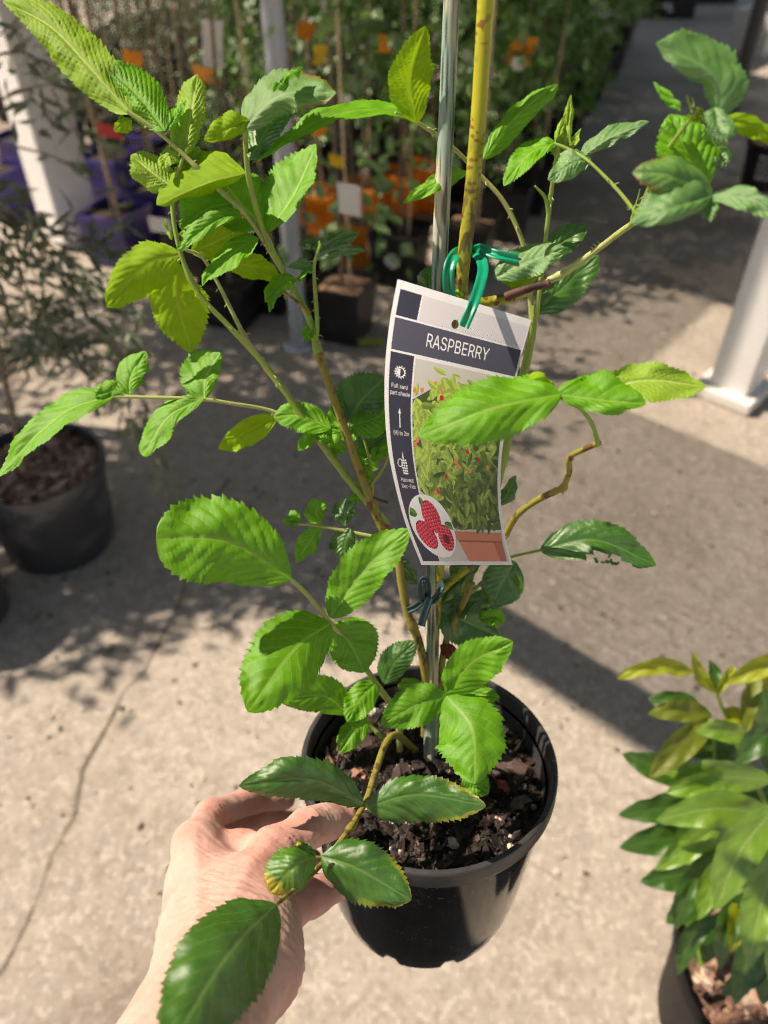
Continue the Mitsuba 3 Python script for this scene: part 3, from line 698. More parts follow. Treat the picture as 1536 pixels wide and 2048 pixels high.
leaf([(600, 1045, 0.8), (585, 1040, 0.8), (572, 1050, 0.8)], 14, 16, 'bright')
leaf([(632, 495, 0.4), (670, 478, 0.3), (719, 466, 0.2)], 10, 16, 'deep', shape='round', dr_=0.6)
leaf([(632, 520, 0.3), (670, 500, 0.1), (732, 502, 0)], 14, 14, 'deep', dr_=0.6)
leaf([(634, 495, 0.5), (618, 488, 0.5), (598, 492, 0.5)], 7, 8, 'deep')
leaf([(630, 545, 0.4), (605, 530, 0.5), (575, 535, 0.5)], 10, 12, 'dull')
leaf([(592, 560, 0), (560, 568, -0.3), (530, 605, -0.5)], 14, 18, 'bright', droop=0.5)
leaf([(560, 582, -0.5), (545, 598, -0.6), (540, 625, -0.6)], 8, 10, 'bright')
leaf([(590, 562, 0), (604, 552, 0), (620, 532, 0)], 6, 7, 'bright', n_s=5, n_t=40)
leaf([(625, 655, 0.2), (615, 668, 0.1), (614, 684, 0)], 12, 10, 'bright', n_s=6, n_t=40)
for pts, wl, wr, bs in [([(745, 925, 0.5), (760, 905, 0.6), (785, 900, 0.7)], 16, 14, 'bright'), ([(690, 905, 0.4), (668, 895, 0.4), (650, 902, 0.4)], 14, 16, 'bright'), ([(712, 880, 0.8), (690, 850, 1.0), (668, 800, 1.1)], 30, 32, 'bright'),
                        ([(735, 870, 0.8), (760, 850, 0.9), (790, 856, 1.0)], 22, 22, 'deep'), ([(705, 930, 0.6), (725, 940, 0.6), (742, 962, 0.6)], 12, 13, 'bright'), ([(790, 1120, 0.6), (812, 1140, 0.7), (836, 1170, 0.8)], 14, 16, 'deep'),
                        ([(930, 1150, 1.6), (900, 1175, 1.6), (880, 1205, 1.7)], 18, 20, 'edged'), ([(700, 1000, 0.4), (722, 985, 0.5), (735, 960, 0.6)], 16, 14, 'bright'), ([(640, 865, 0.0), (615, 880, 0), (596, 902, 0)], 14, 15, 'bright'),
                        ([(1000, 1010, 2.6), (1018, 985, 2.6), (1030, 950, 2.6)], 14, 14, 'deep'), ([(960, 1240, 1.8), (990, 1232, 1.9), (1006, 1250, 2.0)], 18, 20, 'bright')]:
    leaf(pts, wl, wr, bs, shape='round', n_t=80, n_s=8)
stem([(745, 1000, 0.2), (742, 940, 0.5), (728, 880, 0.8), (705, 840, 1)], 4.5, 3, 'stem_green', 'leaf_stalk', n=24)
stem([(730, 985, 0.2), (770, 930, 0.4), (782, 880, 0.6), (785, 850, 0.8)], 5, 3, 'stem_green', 'leaf_stalk', n=24, thorns=2)
# low leaves over the pot
leaf([(582, 1158, 48.3), (455, 1082, 46), (312, 1078, 44.5)], 92, 82, 'bright', 'broad toothed leaf reaching left over the paving, below the olive pot', shape='obovate', nv=9, nt=19, droop=0.4, pleat=0.0011)
leaf([(660, 1236, 51.5), (728, 1140, 50.5), (820, 1058, 50)], 50, 46, 'bright', 'upright oval leaf left of the tag foot', shape='round')
leaf([(662, 1246, 51.5), (588, 1300, 49), (496, 1424, 46.5)], 70, 80, 'bright', 'broad leaf hanging down left of the pot rim', droop=0.5, shape='round')
leaf([(662, 1248, 52.5), (700, 1288, 53), (728, 1345, 53.5)], 58, 46, 'bright', shape='round')
leaf([(696, 1428, 57), (645, 1392, 55), (560, 1400, 53.5)], 34, 42, 'bright', shape='round', nv=8)
leaf([(768, 1368, 57), (790, 1325, 56.5), (832, 1283, 56)], 32, 28, 'deep', shape='round')
leaf([(755, 1362, 56.8), (722, 1395, 55.5), (694, 1444, 54.5)], 32, 28, 'bright', shape='round')
leaf([(738, 1440, 57.5), (708, 1462, 56.5), (678, 1506, 56)], 26, 24, 'bright', shape='round')
leaf([(893, 1388, 54.5), (945, 1325, 53), (1026, 1283, 52)], 42, 50, 'bright', 'bright upper leaf of the cluster over the right of the pot', shape='round')
leaf([(895, 1392, 54.5), (835, 1410, 53.5), (762, 1450, 53)], 40, 42, 'bright', shape='round')
leaf([(893, 1392, 54.2), (945, 1460, 52.5), (950, 1568, 51.5)], 60, 78, 'bright', 'glossy puckered leaf hanging over the potting mix on the right', shape='round', droop=0.5, dl=0.5, dr_=0.5, nv=8)
leaf([(930, 1540, 55), (955, 1570, 55), (975, 1590, 55)], 26, 28, 'bright', shape='round')
leaf([(880, 1392, 56), (930, 1385, 55.5), (1000, 1395, 55)], 24, 30, 'bright', shape='round')
leaf([(727, 1608, 51.5), (620, 1560, 49.5), (478, 1572, 48)], 38, 44, 'deep', 'dark glossy leaf over the back of the hand with a dried tip', shape='round', droop=0.7)
leaf([(732, 1615, 51.5), (835, 1590, 50), (972, 1612, 49.5)], 42, 54, 'edged', 'dark glossy leaf over the front of the potting mix', shape='round', droop=0.7)
leaf([(632, 1714, 45.0), (590, 1732, 43.0), (540, 1785, 43.2)], 44, 46, 'spotted', 'small curled leaf with a yellow and brown tip lying above the thumb base', shape='round', droop=1.0)
leaf([(632, 1712, 45.0), (608, 1702, 44.5), (588, 1690, 44.2)], 12, 14, 'spotted')
leaf([(642, 1712, 46.0), (715, 1738, 45.0), (822, 1800, 44.8)], 58, 62, 'edged', 'oval leaf with a yellow corner in front of the pot side', shape='round', droop=0.7)
leaf([(553, 1808, 40.6), (460, 1905, 35.0), (330, 2110, 30)], 96, 92, 'deep', 'dark leaf hanging in front of the wrist at the foot of the picture', shape='round', droop=0.6, dl=0.4)
leaf([(880, 1290, 0.8), (898, 1302, 0.8), (918, 1328, 0.8)], 14, 14, 'dead', 'dried red-brown leaf behind the stake')
leaf([(850, 1390, 1.6), (820, 1372, 1.6), (795, 1372, 1.6)], 16, 18, 'bright', shape='round')

# ------------------------------------------------------------------ the stake
q = np.array([(905, -40, 0.9), (893, 240, 1.0), (880, 520, 1.1), (872, 900, 1.2), (866, 1180, 1.2), (862, 1400, 1.0), (861, 1560, 1.0)])
qd = spline(np.array([[a, b, D0(b) + o / 100] for a, b, o in q]), 80)
P = at(qd[:, 0], qd[:, 1], qd[:, 2])
single('garden_stake', tube(P, np.interp(np.linspace(0, 1, 80), [0, 0.4, 1], [0.0044, 0.0050, 0.0056]), 20), 'stake_wood', 'weathered grey-green wooden stake standing in the pot', 'stake', 40)


def ribbon(pts, half, thick, name, bs, label=None, parent=None, twist=None, n=60):
    """A flat strip along rows (x, y, o); half: half-width in photograph pixels across the way it runs."""
    pd_ = np.array([[a, b, depth_of(b, o)] for a, b, o in pts])
    qq = spline(pd_, n)
    tg = np.gradient(qq[:, :2], axis=0)
    tg /= np.linalg.norm(tg, axis=1, keepdims=True) + 1e-9
    pp = np.stack([tg[:, 1], -tg[:, 0]], 1)
    s = np.linspace(-1, 1, 7)
    X = qq[:, None, 0] + pp[:, None, 0] * s * half
    Yy = qq[:, None, 1] + pp[:, None, 1] * s * half
    Dd = qq[:, None, 2] + 0.0009 * np.cos(s * 4.5)[None, :] + (0 if twist is None else np.interp(np.linspace(0, 1, n), *twist)[:, None] * s * 0.01)
    V = at(X, Yy, Dd).reshape(-1, 3)
    i, j = np.meshgrid(np.arange(n - 1), np.arange(6), indexing='ij')
    f = np.stack([i * 7 + j, i * 7 + j + 1, (i + 1) * 7 + j + 1, (i + 1) * 7 + j], -1).reshape(-1, 4)
    m = trimesh.Trimesh(V, np.vstack([f[:, [0, 1, 2]], f[:, [0, 2, 3]]]), process=False)
    nrm = np.array(m.vertex_normals)
    W = V + nrm * thick
    f2 = m.faces[:, ::-1] + len(V)
    m = trimesh.Trimesh(np.vstack([W, V]), np.vstack([m.faces, f2]), process=False)
    return part(name, m, bs, parent, True, label)


TIE = thing('green_tie', 'shiny green plastic strip tied round the yellow cane through the tag hole', 'tie')
ribbon([(903, 600, -1.2), (897, 570, -1.3), (899, 535, -1.2), (912, 508, -0.4), (935, 500, 1.6)], 12, 0.0004, 'loop', 'green_tie', parent=TIE, n=50)
ribbon([(938, 498, 1.6), (957, 510, 0.2), (966, 535, -1.4), (960, 568, -3.2), (945, 612, -4.8), (927, 654, -5.2)], 11, 0.0004, 'loop', 'green_tie', parent=TIE, n=60)
ribbon([(940, 506, 1.4), (962, 497, 0.2), (990, 508, -0.6), (1036, 518, -0.8)], 10, 0.0005, 'loose_end', 'green_tie', parent=TIE)
DT = thing('plant_tie', 'dark green soft tie knotted round stake and cane just above the pot', 'tie')
ribbon([(815, 1222, -0.6), (835, 1212, -0.8), (855, 1190, -1.2), (852, 1160, -1.5), (842, 1168, -1.6), (845, 1200, -1.5), (868, 1200, -1.4), (882, 1175, -1.0), (878, 1165, 0)], 7, 0.0016, 'loop', 'dark_tie', parent=DT, n=80)
ribbon([(860, 1195, -1.5), (850, 1225, -1.7), (842, 1252, -1.7)], 8, 0.0016, 'loose_end', 'dark_tie', parent=DT)

# ------------------------------------------------------------------ the plant tag
TAG = thing('plant_tag', 'curved white and slate grey printed tag reading RASPBERRY hung on the cane', 'tag')
LE = spline(np.array([(795, 558), (780, 640), (771, 720), (769, 800), (775, 890), (790, 970), (812, 1050), (843, 1130)], float), 200)
RE = spline(np.array([(1063, 640), (1046, 700), (1030, 770), (1012, 850), (1002, 930), (1002, 1010), (1010, 1070), (1025, 1130)], float), 200)


def tag_pt(u, v, off=0.0):
    def base(u, v):
        tv = np.linspace(0, 1, 200)
        vv = np.clip(v, 0, 1)
        lx, ly = np.interp(vv, tv, LE[:, 0]), np.interp(vv, tv, LE[:, 1])
        rx, ry = np.interp(vv, tv, RE[:, 0]), np.interp(vv, tv, RE[:, 1])
        x, y = lx + (rx - lx) * u, ly + (ry - ly) * u
        d = 0.434 + 0.012 * vv + 0.022 * vv ** 2 + 0.010 * u + 0.012 * (2 * u - 1) ** 2 * 0.3 - 0.010 * np.sin(np.pi * vv)
        return at(x, y, d)
    u, v = np.asarray(u, float), np.asarray(v, float)
    p = base(u, v)
    e = 1e-3
    n = np.cross(base(u + e, v) - base(u - e, v), base(u, np.clip(v + e, e, 1)) - base(u, np.clip(v - e, 0, 1 - e)))
    n /= np.linalg.norm(n, axis=-1, keepdims=True)
    n *= np.sign((n * (CAM - p)).sum(-1, keepdims=True))
    return p + n * np.asarray(off)[..., None] if np.ndim(off) else p + n * off


ASP = 2.05      # tag height over its width


def tri2d(poly, size=0.03):
    """Triangles of a polygon in tag units (u right 0..1, w down 0..ASP)."""
    out_v, out_f, k = [], [], 0
    for gq in getattr(poly, 'geoms', [poly]):
        if gq.is_empty or gq.area < 1e-7:
            continue
        v, f = trimesh.creation.triangulate_polygon(gq, engine='earcut')
        v3 = np.c_[v, np.zeros(len(v))]
        v3, f = trimesh.remesh.subdivide_to_size(v3, f, size, max_iter=12)
        out_v.append(v3[:, :2])
        out_f.append(f + k)
        k += len(v3)
    return (np.vstack(out_v), np.vstack(out_f)) if out_v else (np.zeros((0, 2)), np.zeros((0, 3), int))


def decal(items, name, label=None, bs='print_paint', size=0.03):
    """items: (polygon, colour, layer); printed flat on the card."""
    V, Fc, C, k = [], [], [], 0
    base = min(i[2] for i in items)
    above, flat = [], []
    for poly, c, lay in sorted(items, key=lambda i: -i[2]):
        if poly.is_empty or poly.area < 2e-6:
            continue
        bb = poly.bounds
        near = [b for b, e in above if e[0] < bb[2] and e[2] > bb[0] and e[1] < bb[3] and e[3] > bb[1]]
        flat.append((poly.difference(shapely.union_all(near)) if near else poly, c))
        above.append((poly, bb))
    for poly, c in flat:
        lay = base
        polys = [g_ for g_ in getattr(poly, 'geoms', [poly]) if g_.geom_type == 'Polygon' and g_.area > 2e-6]
        v, f = tri2d(MultiPolygon(polys), size)
        if not len(v):
            continue
        p = tag_pt(v[:, 0], v[:, 1] / ASP, 0.00022 + lay * 0.00008)
        V.append(p)
        Fc.append(f + k)
        C.append(np.tile(np.asarray(c, float), (len(v), 1)))
        k += len(v)
    return part(name, (np.vstack(V), np.vstack(Fc)), bs, TAG, True, label, color=np.vstack(C))


def uvpoly(pts):
    return Polygon([(u, v * ASP) for u, v in pts])


hole = affinity.scale(Point(0.475, 0.098 * ASP).buffer(0.028, 24), 1.0, 1.25)
cardp = uvpoly([(0, 0), (1, 0), (1, 1), (0, 1)]).difference(hole)
v, f = tri2d(cardp, 0.03)
front, back = tag_pt(v[:, 0], v[:, 1] / ASP, 0.0), tag_pt(v[:, 0], v[:, 1] / ASP, -0.0005)
part('card', (np.vstack([front, back]), np.vstack([f, f[:, ::-1] + len(v)])), 'card_white', TAG, True)
SL, SD, LG = lin(82, 82, 96), lin(58, 58, 72), lin(208, 204, 208)
decal([(uvpoly([(0.035, 0.030), (0.195, 0.030), (0.195, 0.120), (0.035, 0.120)]), SD, 0)], 'dark_square')
decal([(uvpoly([(0.205, 0.030), (0.99, 0.030), (0.99, 0.120), (0.205, 0.120)]).difference(hole.buffer(0.004)), LG, 0)], 'header_panel')
decal([(uvpoly([(0.035, 0.128), (0.985, 0.128), (0.985, 0.238), (0.035, 0.238)]), SL, 0)], 'title_panel')
decal([(uvpoly([(0.035, 0.246), (0.215, 0.246), (0.215, 0.985), (0.035, 0.985)]), SD, 0)], 'side_panel')


def lettering(text, u0, v0, height, width=None, bold=False, lay=2, rise=0.0):
    """White letters, their foot at v0; height in card widths."""
    m = meshkit.text_mesh(text, 1.0, 0.002, bold)
    up = m.vertices[:, 2] > 0.001
    keep = up[m.faces].all(1)
    vv, ff = np.array(m.vertices)[:, :2], m.faces[keep]
    sx = height if width is None else width / np.ptp(vv[:, 0])
    vv3 = np.c_[vv[:, 0] * sx, -vv[:, 1] * height, vv[:, 0] * 0]
    vv3, ff = trimesh.remesh.subdivide_to_size(vv3, ff, 0.05, max_iter=10)
    u, w = u0 + vv3[:, 0], v0 * ASP + vv3[:, 1] - rise * vv3[:, 0]
    return tag_pt(u, w / ASP, 0.00022 + lay * 0.00008), ff


def put_text(rows, name, c=(0.8, 0.8, 0.8)):
    V, Fc, k = [], [], 0
    for a in rows:
        p, ff = lettering(**a)
        V.append(p)
        Fc.append(ff + k)
        k += len(p)
    V = np.vstack(V)
    return part(name, (V, np.vstack(Fc)), 'print_paint', TAG, True, color=np.tile(np.asarray(c, float), (len(V), 1)))


put_text([dict(text='RASPBERRY', u0=0.285, v0=0.203, height=0.098, width=0.47)], 'title_lettering')
put_text([dict(text='Full sun/', u0=0.055, v0=0.369, height=0.030, width=0.130), dict(text='part shade', u0=0.044, v0=0.393, height=0.030, width=0.158),
          dict(text='(H) to 2m', u0=0.062, v0=0.530, height=0.030, width=0.130), dict(text='Harvest', u0=0.070, v0=0.695, height=0.030, width=0.115),
          dict(text='Dec-Feb', u0=0.066, v0=0.718, height=0.030, width=0.125)], 'care_lettering')
WH = (0.8, 0.8, 0.8)
ic = []
sc = Point(0.120, 0.312 * ASP)
ic.append((sc.buffer(0.036).difference(sc.buffer(0.030)), WH, 2))
ic.append((sc.buffer(0.026).intersection(shapely.box(0.05, 0.0, 0.120, 3)), WH, 2))
for k in range(14):
    a = k * 2 * math.pi / 14
    ca, sa = math.cos(a), math.sin(a)
    ic.append((Polygon([(sc.x + 0.037 * math.cos(a - 0.16), sc.y + 0.037 * math.sin(a - 0.16)), (sc.x + 0.052 * ca, sc.y + 0.052 * sa), (sc.x + 0.037 * math.cos(a + 0.16), sc.y + 0.037 * math.sin(a + 0.16))]), WH, 2))
ic.append((shapely.box(0.119, 0.448 * ASP, 0.127, 0.505 * ASP), WH, 2))
ic.append((Polygon([(0.111, 0.456 * ASP), (0.123, 0.436 * ASP), (0.135, 0.456 * ASP)]), WH, 2))
for r_ in range(6):
    for c_ in range(3):
        ic.append((Point(0.128 + (c_ - 1) * 0.019 * (1.0 - 0.07 * abs(r_ - 2)), (0.618 + r_ * 0.0092) * ASP).buffer(0.0075), WH, 2))
lf = affinity.rotate(affinity.scale(Point(0.092, 0.628 * ASP).buffer(0.03), 0.75, 1.05), 18)
ic.append((lf.difference(lf.buffer(-0.006)), WH, 2))
ic.append((Polygon([(0.118, 0.612 * ASP), (0.124, 0.585 * ASP), (0.132, 0.612 * ASP)]), WH, 2))
decal(ic, 'care_symbols', size=0.05)
# the printed picture of a fruiting plant in a terracotta pot
photo = uvpoly([(0.228, 0.252), (0.972, 0.252), (0.972, 0.985), (0.228, 0.985)])
rp = np.random.default_rng(3)
pic = [(photo, lin(196, 192, 186), 0)]
pic.append((uvpoly([(0.228, 0.40), (0.40, 0.34), (0.70, 0.31), (0.972, 0.42), (0.972, 0.855), (0.50, 0.86), (0.42, 0.80), (0.228, 0.72)]).intersection(photo), lin(72, 88, 48), 1))
pic.append((uvpoly([(0.47, 0.868), (0.965, 0.868), (0.955, 0.905), (0.485, 0.905)]), lin(196, 124, 98), 2))
pic.append((uvpoly([(0.49, 0.908), (0.952, 0.908), (0.950, 0.985), (0.54, 0.985)]), lin(205, 130, 104), 2))
pic.append((uvpoly([(0.50, 0.902), (0.952, 0.902), (0.952, 0.909), (0.50, 0.909)]), lin(150, 86, 64), 3))
pic.append((uvpoly([(0.86, 0.909), (0.952, 0.909), (0.950, 0.985), (0.88, 0.985)]), lin(176, 104, 82), 3))


def leafpoly(u, w, L, W, ang):
    tt = np.linspace(0, 1, 9)
    ww = tt ** 0.6 * (1 - tt) ** 0.8 * 1.75
    pts = np.r_[np.c_[tt * L, ww * W / 2], np.c_[tt[::-1] * L, -ww[::-1] * W / 2]]
    return affinity.translate(affinity.rotate(Polygon(pts).buffer(0), ang, origin=(0, 0)), u, w)


def halfleaf(pl, u, w, ang, flip):
    cut = affinity.translate(affinity.rotate(shapely.box(-1, 0 if flip else -1, 1, 1 if flip else 0), ang, origin=(0, 0)), u, w)
    return pl.intersection(cut)


for k in range(620):
    u = rp.uniform(0.24, 0.96)
    vv_ = rp.uniform(0.285, 0.835)
    top = 0.40 - 0.16 * math.exp(-((u - 0.56) / 0.17) ** 2) + 0.05 * math.sin(u * 23)
    if vv_ < top or (u < 0.46 and vv_ > 0.70 + 0.2 * (u - 0.23)):
        continue
    br = np.clip(1.42 - 1.4 * (vv_ - 0.28) - 0.75 * (u - 0.3) + rp.normal() * 0.26, 0.05, 1)
    c = lin(*(np.array([52, 78, 36]) * (1 - br) + np.array([176, 200, 92]) * br))
    L, W, ang = rp.uniform(0.07, 0.13), rp.uniform(0.045, 0.085), rp.uniform(30, 150) if rp.random() < 0.7 else rp.uniform(0, 360)
    lp = leafpoly(u, vv_ * ASP, L, W, ang).intersection(photo)
    pic.append((lp, c, 3 + k * 0.01))
    pic.append((halfleaf(lp, u, vv_ * ASP, ang, k % 2), c * 0.70, 3.005 + k * 0.01))
for (u, vv_) in [(0.30, 0.36), (0.24, 0.365), (0.40, 0.325), (0.45, 0.345), (0.46, 0.375), (0.265, 0.54), (0.245, 0.555), (0.62, 0.62), (0.72, 0.63), (0.60, 0.60), (0.38, 0.725), (0.405, 0.72), (0.80, 0.585), (0.70, 0.56), (0.50, 0.66), (0.88, 0.61)]:
    c = lin(190, 45, 45) if rp.random() < 0.65 else lin(214, 130, 84)
    pic.append((affinity.scale(Point(u, vv_ * ASP).buffer(rp.uniform(0.011, 0.018)), 1, 1.25).intersection(photo), c, 13))
decal(pic, 'plant_picture', 'printed picture of a fruiting plant in a terracotta pot', size=0.05)
# the oval with three berries
ov = affinity.rotate(affinity.scale(Point(0.27, 0.853 * ASP).buffer(1, 32), 0.212, 0.243), -14)
ovs = [(ov, (0.78, 0.78, 0.79), 3)]
ins = ov.buffer(-0.008)
for u, vv_, L, W, ang in [(0.15, 0.812, 0.12, 0.10, 200), (0.24, 0.79, 0.10, 0.07, 250), (0.40, 0.838, 0.12, 0.09, 20), (0.22, 0.835, 0.07, 0.06, 130)]:
    lp = leafpoly(u, vv_ * ASP, L, W, ang).intersection(ins)
    ovs += [(lp, lin(62, 104, 40), 16), (halfleaf(lp, u, vv_ * ASP, ang, 1), lin(96, 140, 64), 16.4)]


def berry(cu, cv, ru, rw, ang, lay, core=False):
    e = affinity.rotate(affinity.scale(Point(0, 0).buffer(1, 24), ru, rw), ang)
    e = affinity.translate(e, cu, cv * ASP).intersection(ins)
    ovs.append((e, lin(150, 22, 44), lay))
    rows = np.arange(-rw, rw, 0.026)
    for i, y in enumerate(rows):
        half = ru * math.sqrt(max(0, 1 - (y / rw) ** 2))
        for x in np.arange(-half + (i % 2) * 0.013, half, 0.026):
            a = math.radians(ang)
            q_ = Point(cu + x * math.cos(a) - y * math.sin(a), cv * ASP + x * math.sin(a) + y * math.cos(a))
            sh = 0.85 + 0.35 * rp.random() - 0.5 * x / max(ru, 1e-3) * 0.4
            d_ = q_.buffer(0.0125, 6).intersection(e)
            ovs.append((d_, lin(206, 58, 84) * sh, lay + 0.4))
            ovs.append((Point(q_.x - 0.003, q_.y - 0.004).buffer(0.0045, 4).intersection(e), lin(238, 140, 150), lay + 0.8))
    if core:
        ovs.append((affinity.scale(Point(cu + 0.0, cv * ASP + 0.01).buffer(0.04), 0.8, 1.0), lin(104, 20, 26), lay + 1.2))


berry(0.285, 0.817, 0.085, 0.125, -12, 18)
berry(0.185, 0.885, 0.085, 0.115, -28, 21)
berry(0.375, 0.895, 0.075, 0.105, 8, 24, True)
decal(ovs, 'berry_picture', 'printed oval picture of three red raspberries', size=0.05)
# ------------------------------------------------------------------ the raspberry's pot and its potting mix
RIMC = at(857, 1510, 0.60)
LEAN = math.radians(9)
AX = np.array([[1, 0, 0], [0, math.cos(LEAN), math.sin(LEAN)], [0, -math.sin(LEAN), math.cos(LEAN)]])   # local -> world


def in_pot(m):
    v = np.array(m.vertices) @ AX.T + RIMC
    return trimesh.Trimesh(v, m.faces, process=False)


POT = thing('black_pot', 'round black plastic pot with a glossy side held in the hand', 'pot')
rim = [(0.0935, -0.0145), (0.0945, -0.0022), (0.0955, -0.0004), (0.0968, 0.0), (0.0988, -0.0006), (0.0998, -0.0024), (0.1000, -0.0135), (0.0992, -0.0158), (0.0974, -0.0166), (0.0940, -0.0166)]
part('rim', in_pot(lathe(rim, 128)), 'black_rim', POT, 40)
KZ = 0.88
wall_out = [(0.0939, -0.0160), (0.0932, -0.040), (0.0905, -0.075), (0.0868, -0.115), (0.0832, -0.150), (0.0800, -0.172), (0.0790, -0.1742), (0.0782, -0.1760), (0.0760, -0.190), (0.0745, -0.1915), (0.0720, -0.1905)]
wall_in = [(0.0705, -0.164), (0.0780, -0.135), (0.0855, -0.075), (0.0917, -0.016)]
wall_out = [(a, b if b > -0.03 else -0.03 + (b + 0.03) * KZ) for a, b in wall_out]
body = lathe(wall_out + [(0.0, -0.168)], 128)
v = np.array(body.vertices)
th = np.arctan2(v[:, 1], v[:, 0])
notch = (np.abs(np.sin(th * 5 + 0.4)) < 0.30) & (v[:, 2] < -0.1675)
v[notch, 2] += 0.006
v[:, :2] *= (1 + 0.004 * np.sin(th * 3 + v[:, 2] * 20) * np.clip(-v[:, 2] * 8, 0, 1))[:, None]
part('side', in_pot(trimesh.Trimesh(v, body.faces, process=False)), 'black_gloss', POT, 40)
part('lining', in_pot(lathe(wall_in, 128)), 'black_rim', POT, 40)

SOILZ = -0.030
ns_ = 60
rr = np.linspace(0, 0.0905, ns_)
gv = lathe([(max(a, 1e-5), SOILZ) for a in rr], 150)
v = np.array(gv.vertices)
v[:, 2] += (meshkit.fbm(v * 90 + 3, 4) - 0.5) * 0.016 + (meshkit.fbm(v * 420, 2, 5) - 0.5) * 0.006 + 0.005 * (1 - (np.hypot(v[:, 0], v[:, 1]) / 0.09) ** 2)
SOIL = thing('potting_mix', 'dark crumbly potting mix with bark and pale granules filling the held pot', 'potting mix')
part('crumbs', in_pot(trimesh.Trimesh(v, gv.faces, process=False)), 'soil_dark', SOIL, True, kind='stuff')


ICO = (np.array(trimesh.creation.icosphere(1).vertices), np.array(trimesh.creation.icosphere(1).faces))


def chip(rs, L, W, H):
    v = ICO[0]
    v = v * np.array([L, W, H]) * (1 + 0.28 * rs.normal(size=(len(v), 1)))
    v = np.sign(v) * np.abs(v) ** 0.9
    R = trimesh.transformations.euler_matrix(rs.normal() * 0.5, rs.normal() * 0.4, rs.uniform(0, 6.3))[:3, :3]
    return v @ R.T, ICO[1]


def scatter(n, rmax, zfun, sizes, colours, seed):
    rs = np.random.default_rng(seed)
    V, Fc, C, k = [], [], [], 0
    for _ in range(n):
        r, a = rmax * math.sqrt(rs.random()), rs.uniform(0, 6.283)
        x, y = r * math.cos(a), r * math.sin(a)
        s = sizes[rs.integers(len(sizes))]
        sc_ = rs.uniform(0.6, 1.3)
        vv, ff = chip(rs, *(np.array(s) * sc_))
        vv += [x, y, zfun(x, y) + s[2] * 0.4]
        V.append(vv)
        Fc.append(ff + k)
        c = np.array(colours[rs.integers(len(colours))]) * rs.uniform(0.65, 1.35)
        C.append(np.tile(c, (len(vv), 1)))
        k += len(vv)
    return trimesh.Trimesh(np.vstack(V), np.vstack(Fc), process=False), np.vstack(C)


def soil_z(x, y):
    return SOILZ + 0.0055 * (1 - (x * x + y * y) / 0.0081)


DARKS = [(0.014, 0.009, 0.007), (0.020, 0.013, 0.010), (0.010, 0.0075, 0.006), (0.014, 0.010, 0.008), (0.045, 0.027, 0.02)]
m, c = scatter(2300, 0.080, soil_z, [(0.0026, 0.0018, 0.0012), (0.0042, 0.0022, 0.0012), (0.0016, 0.0013, 0.0011), (0.0018, 0.0014, 0.0010), (0.008, 0.0018, 0.0010)], DARKS, 11)
part('bark_crumbs', in_pot(m), 'vertex_paint', SOIL, False, kind='stuff', color=c)
m, c = scatter(330, 0.086, soil_z, [(0.0012, 0.0012, 0.0012), (0.0015, 0.0013, 0.0012)], [(0.5, 0.42, 0.33), (0.6, 0.56, 0.5), (0.42, 0.30, 0.2)], 12)
part('fertiliser_granules', in_pot(m), 'vertex_paint', SOIL, False, kind='stuff', color=c)
rs = np.random.default_rng(5)
for (x, y, L, W, H, col) in [(-0.076, 0.012, 0.012, 0.006, 0.0015, (0.42, 0.29, 0.16)), (-0.070, 0.026, 0.009, 0.008, 0.002, (0.17, 0.11, 0.075)), (-0.056, 0.0, 0.0042, 0.0035, 0.003, (0.55, 0.27, 0.19)),
                           (0.069, 0.004, 0.011, 0.008, 0.003, (0.13, 0.085, 0.075)), (0.058, -0.012, 0.004, 0.0028, 0.0025, (0.42, 0.13, 0.07)), (0.070, -0.026, 0.007, 0.006, 0.003, (0.17, 0.115, 0.10)),
                           (-0.020, -0.010, 0.010, 0.007, 0.003, (0.11, 0.075, 0.062)), (0.030, -0.03, 0.009, 0.004, 0.002, (0.09, 0.06, 0.05)), (0.062, 0.03, 0.012, 0.003, 0.0015, (0.2, 0.13, 0.10)),
                           (0.016, -0.06, 0.003, 0.0026, 0.0025, (0.62, 0.55, 0.46)), (0.045, 0.035, 0.003, 0.0026, 0.0025, (0.55, 0.48, 0.38)), (-0.045, 0.03, 0.008, 0.005, 0.002, (0.075, 0.05, 0.042))]:
    vv, ff = chip(rs, L * 0.85, W * 0.85, H)
    vv += [x, y, soil_z(x, y) + H]
    part('bark_chip', in_pot(trimesh.Trimesh(vv, ff, process=False)), 'vertex_paint', SOIL, False, color=np.tile(np.array(col) * 0.7, (len(vv), 1)))

# ------------------------------------------------------------------ the hand and forearm
PERSON = thing('person', 'bare left forearm and hand reaching in from the bottom edge to grip the pot rim', 'person')


def J(x, y, d, r):
    return np.r_[at(x, y, d), r / 1000.0]


class Field:
    """A smooth union of round cones, sampled on a grid and made into one skin."""

    def __init__(self, lo, hi, h):
        self.lo, self.h = np.array(lo), h
        self.n = np.ceil((np.array(hi) - self.lo) / h).astype(int) + 1
        ax = [self.lo[i] + np.arange(self.n[i]) * h for i in range(3)]
        self.P = np.stack(np.meshgrid(*ax, indexing='ij'), -1).reshape(-1, 3).astype(np.float32)

    def cone(self, a, b):
        pa, ba = self.P - a[:3].astype(np.float32), (b[:3] - a[:3]).astype(np.float32)
        t = np.clip((pa @ ba) / (ba @ ba), 0, 1)
        pa -= t[:, None] * ba
        return np.sqrt(np.einsum('ij,ij->i', pa, pa)) - (a[3] + (b[3] - a[3]) * t)

    def chain(self, js, k):
        d = None
        for a, b in zip(js[:-1], js[1:]):
            e = self.cone(a, b)
            d = e if d is None else smin(d, e, k)
        return d

    def mesh(self, d):
        G = d.reshape(self.n)
        return surface(G, self.lo, self.h)


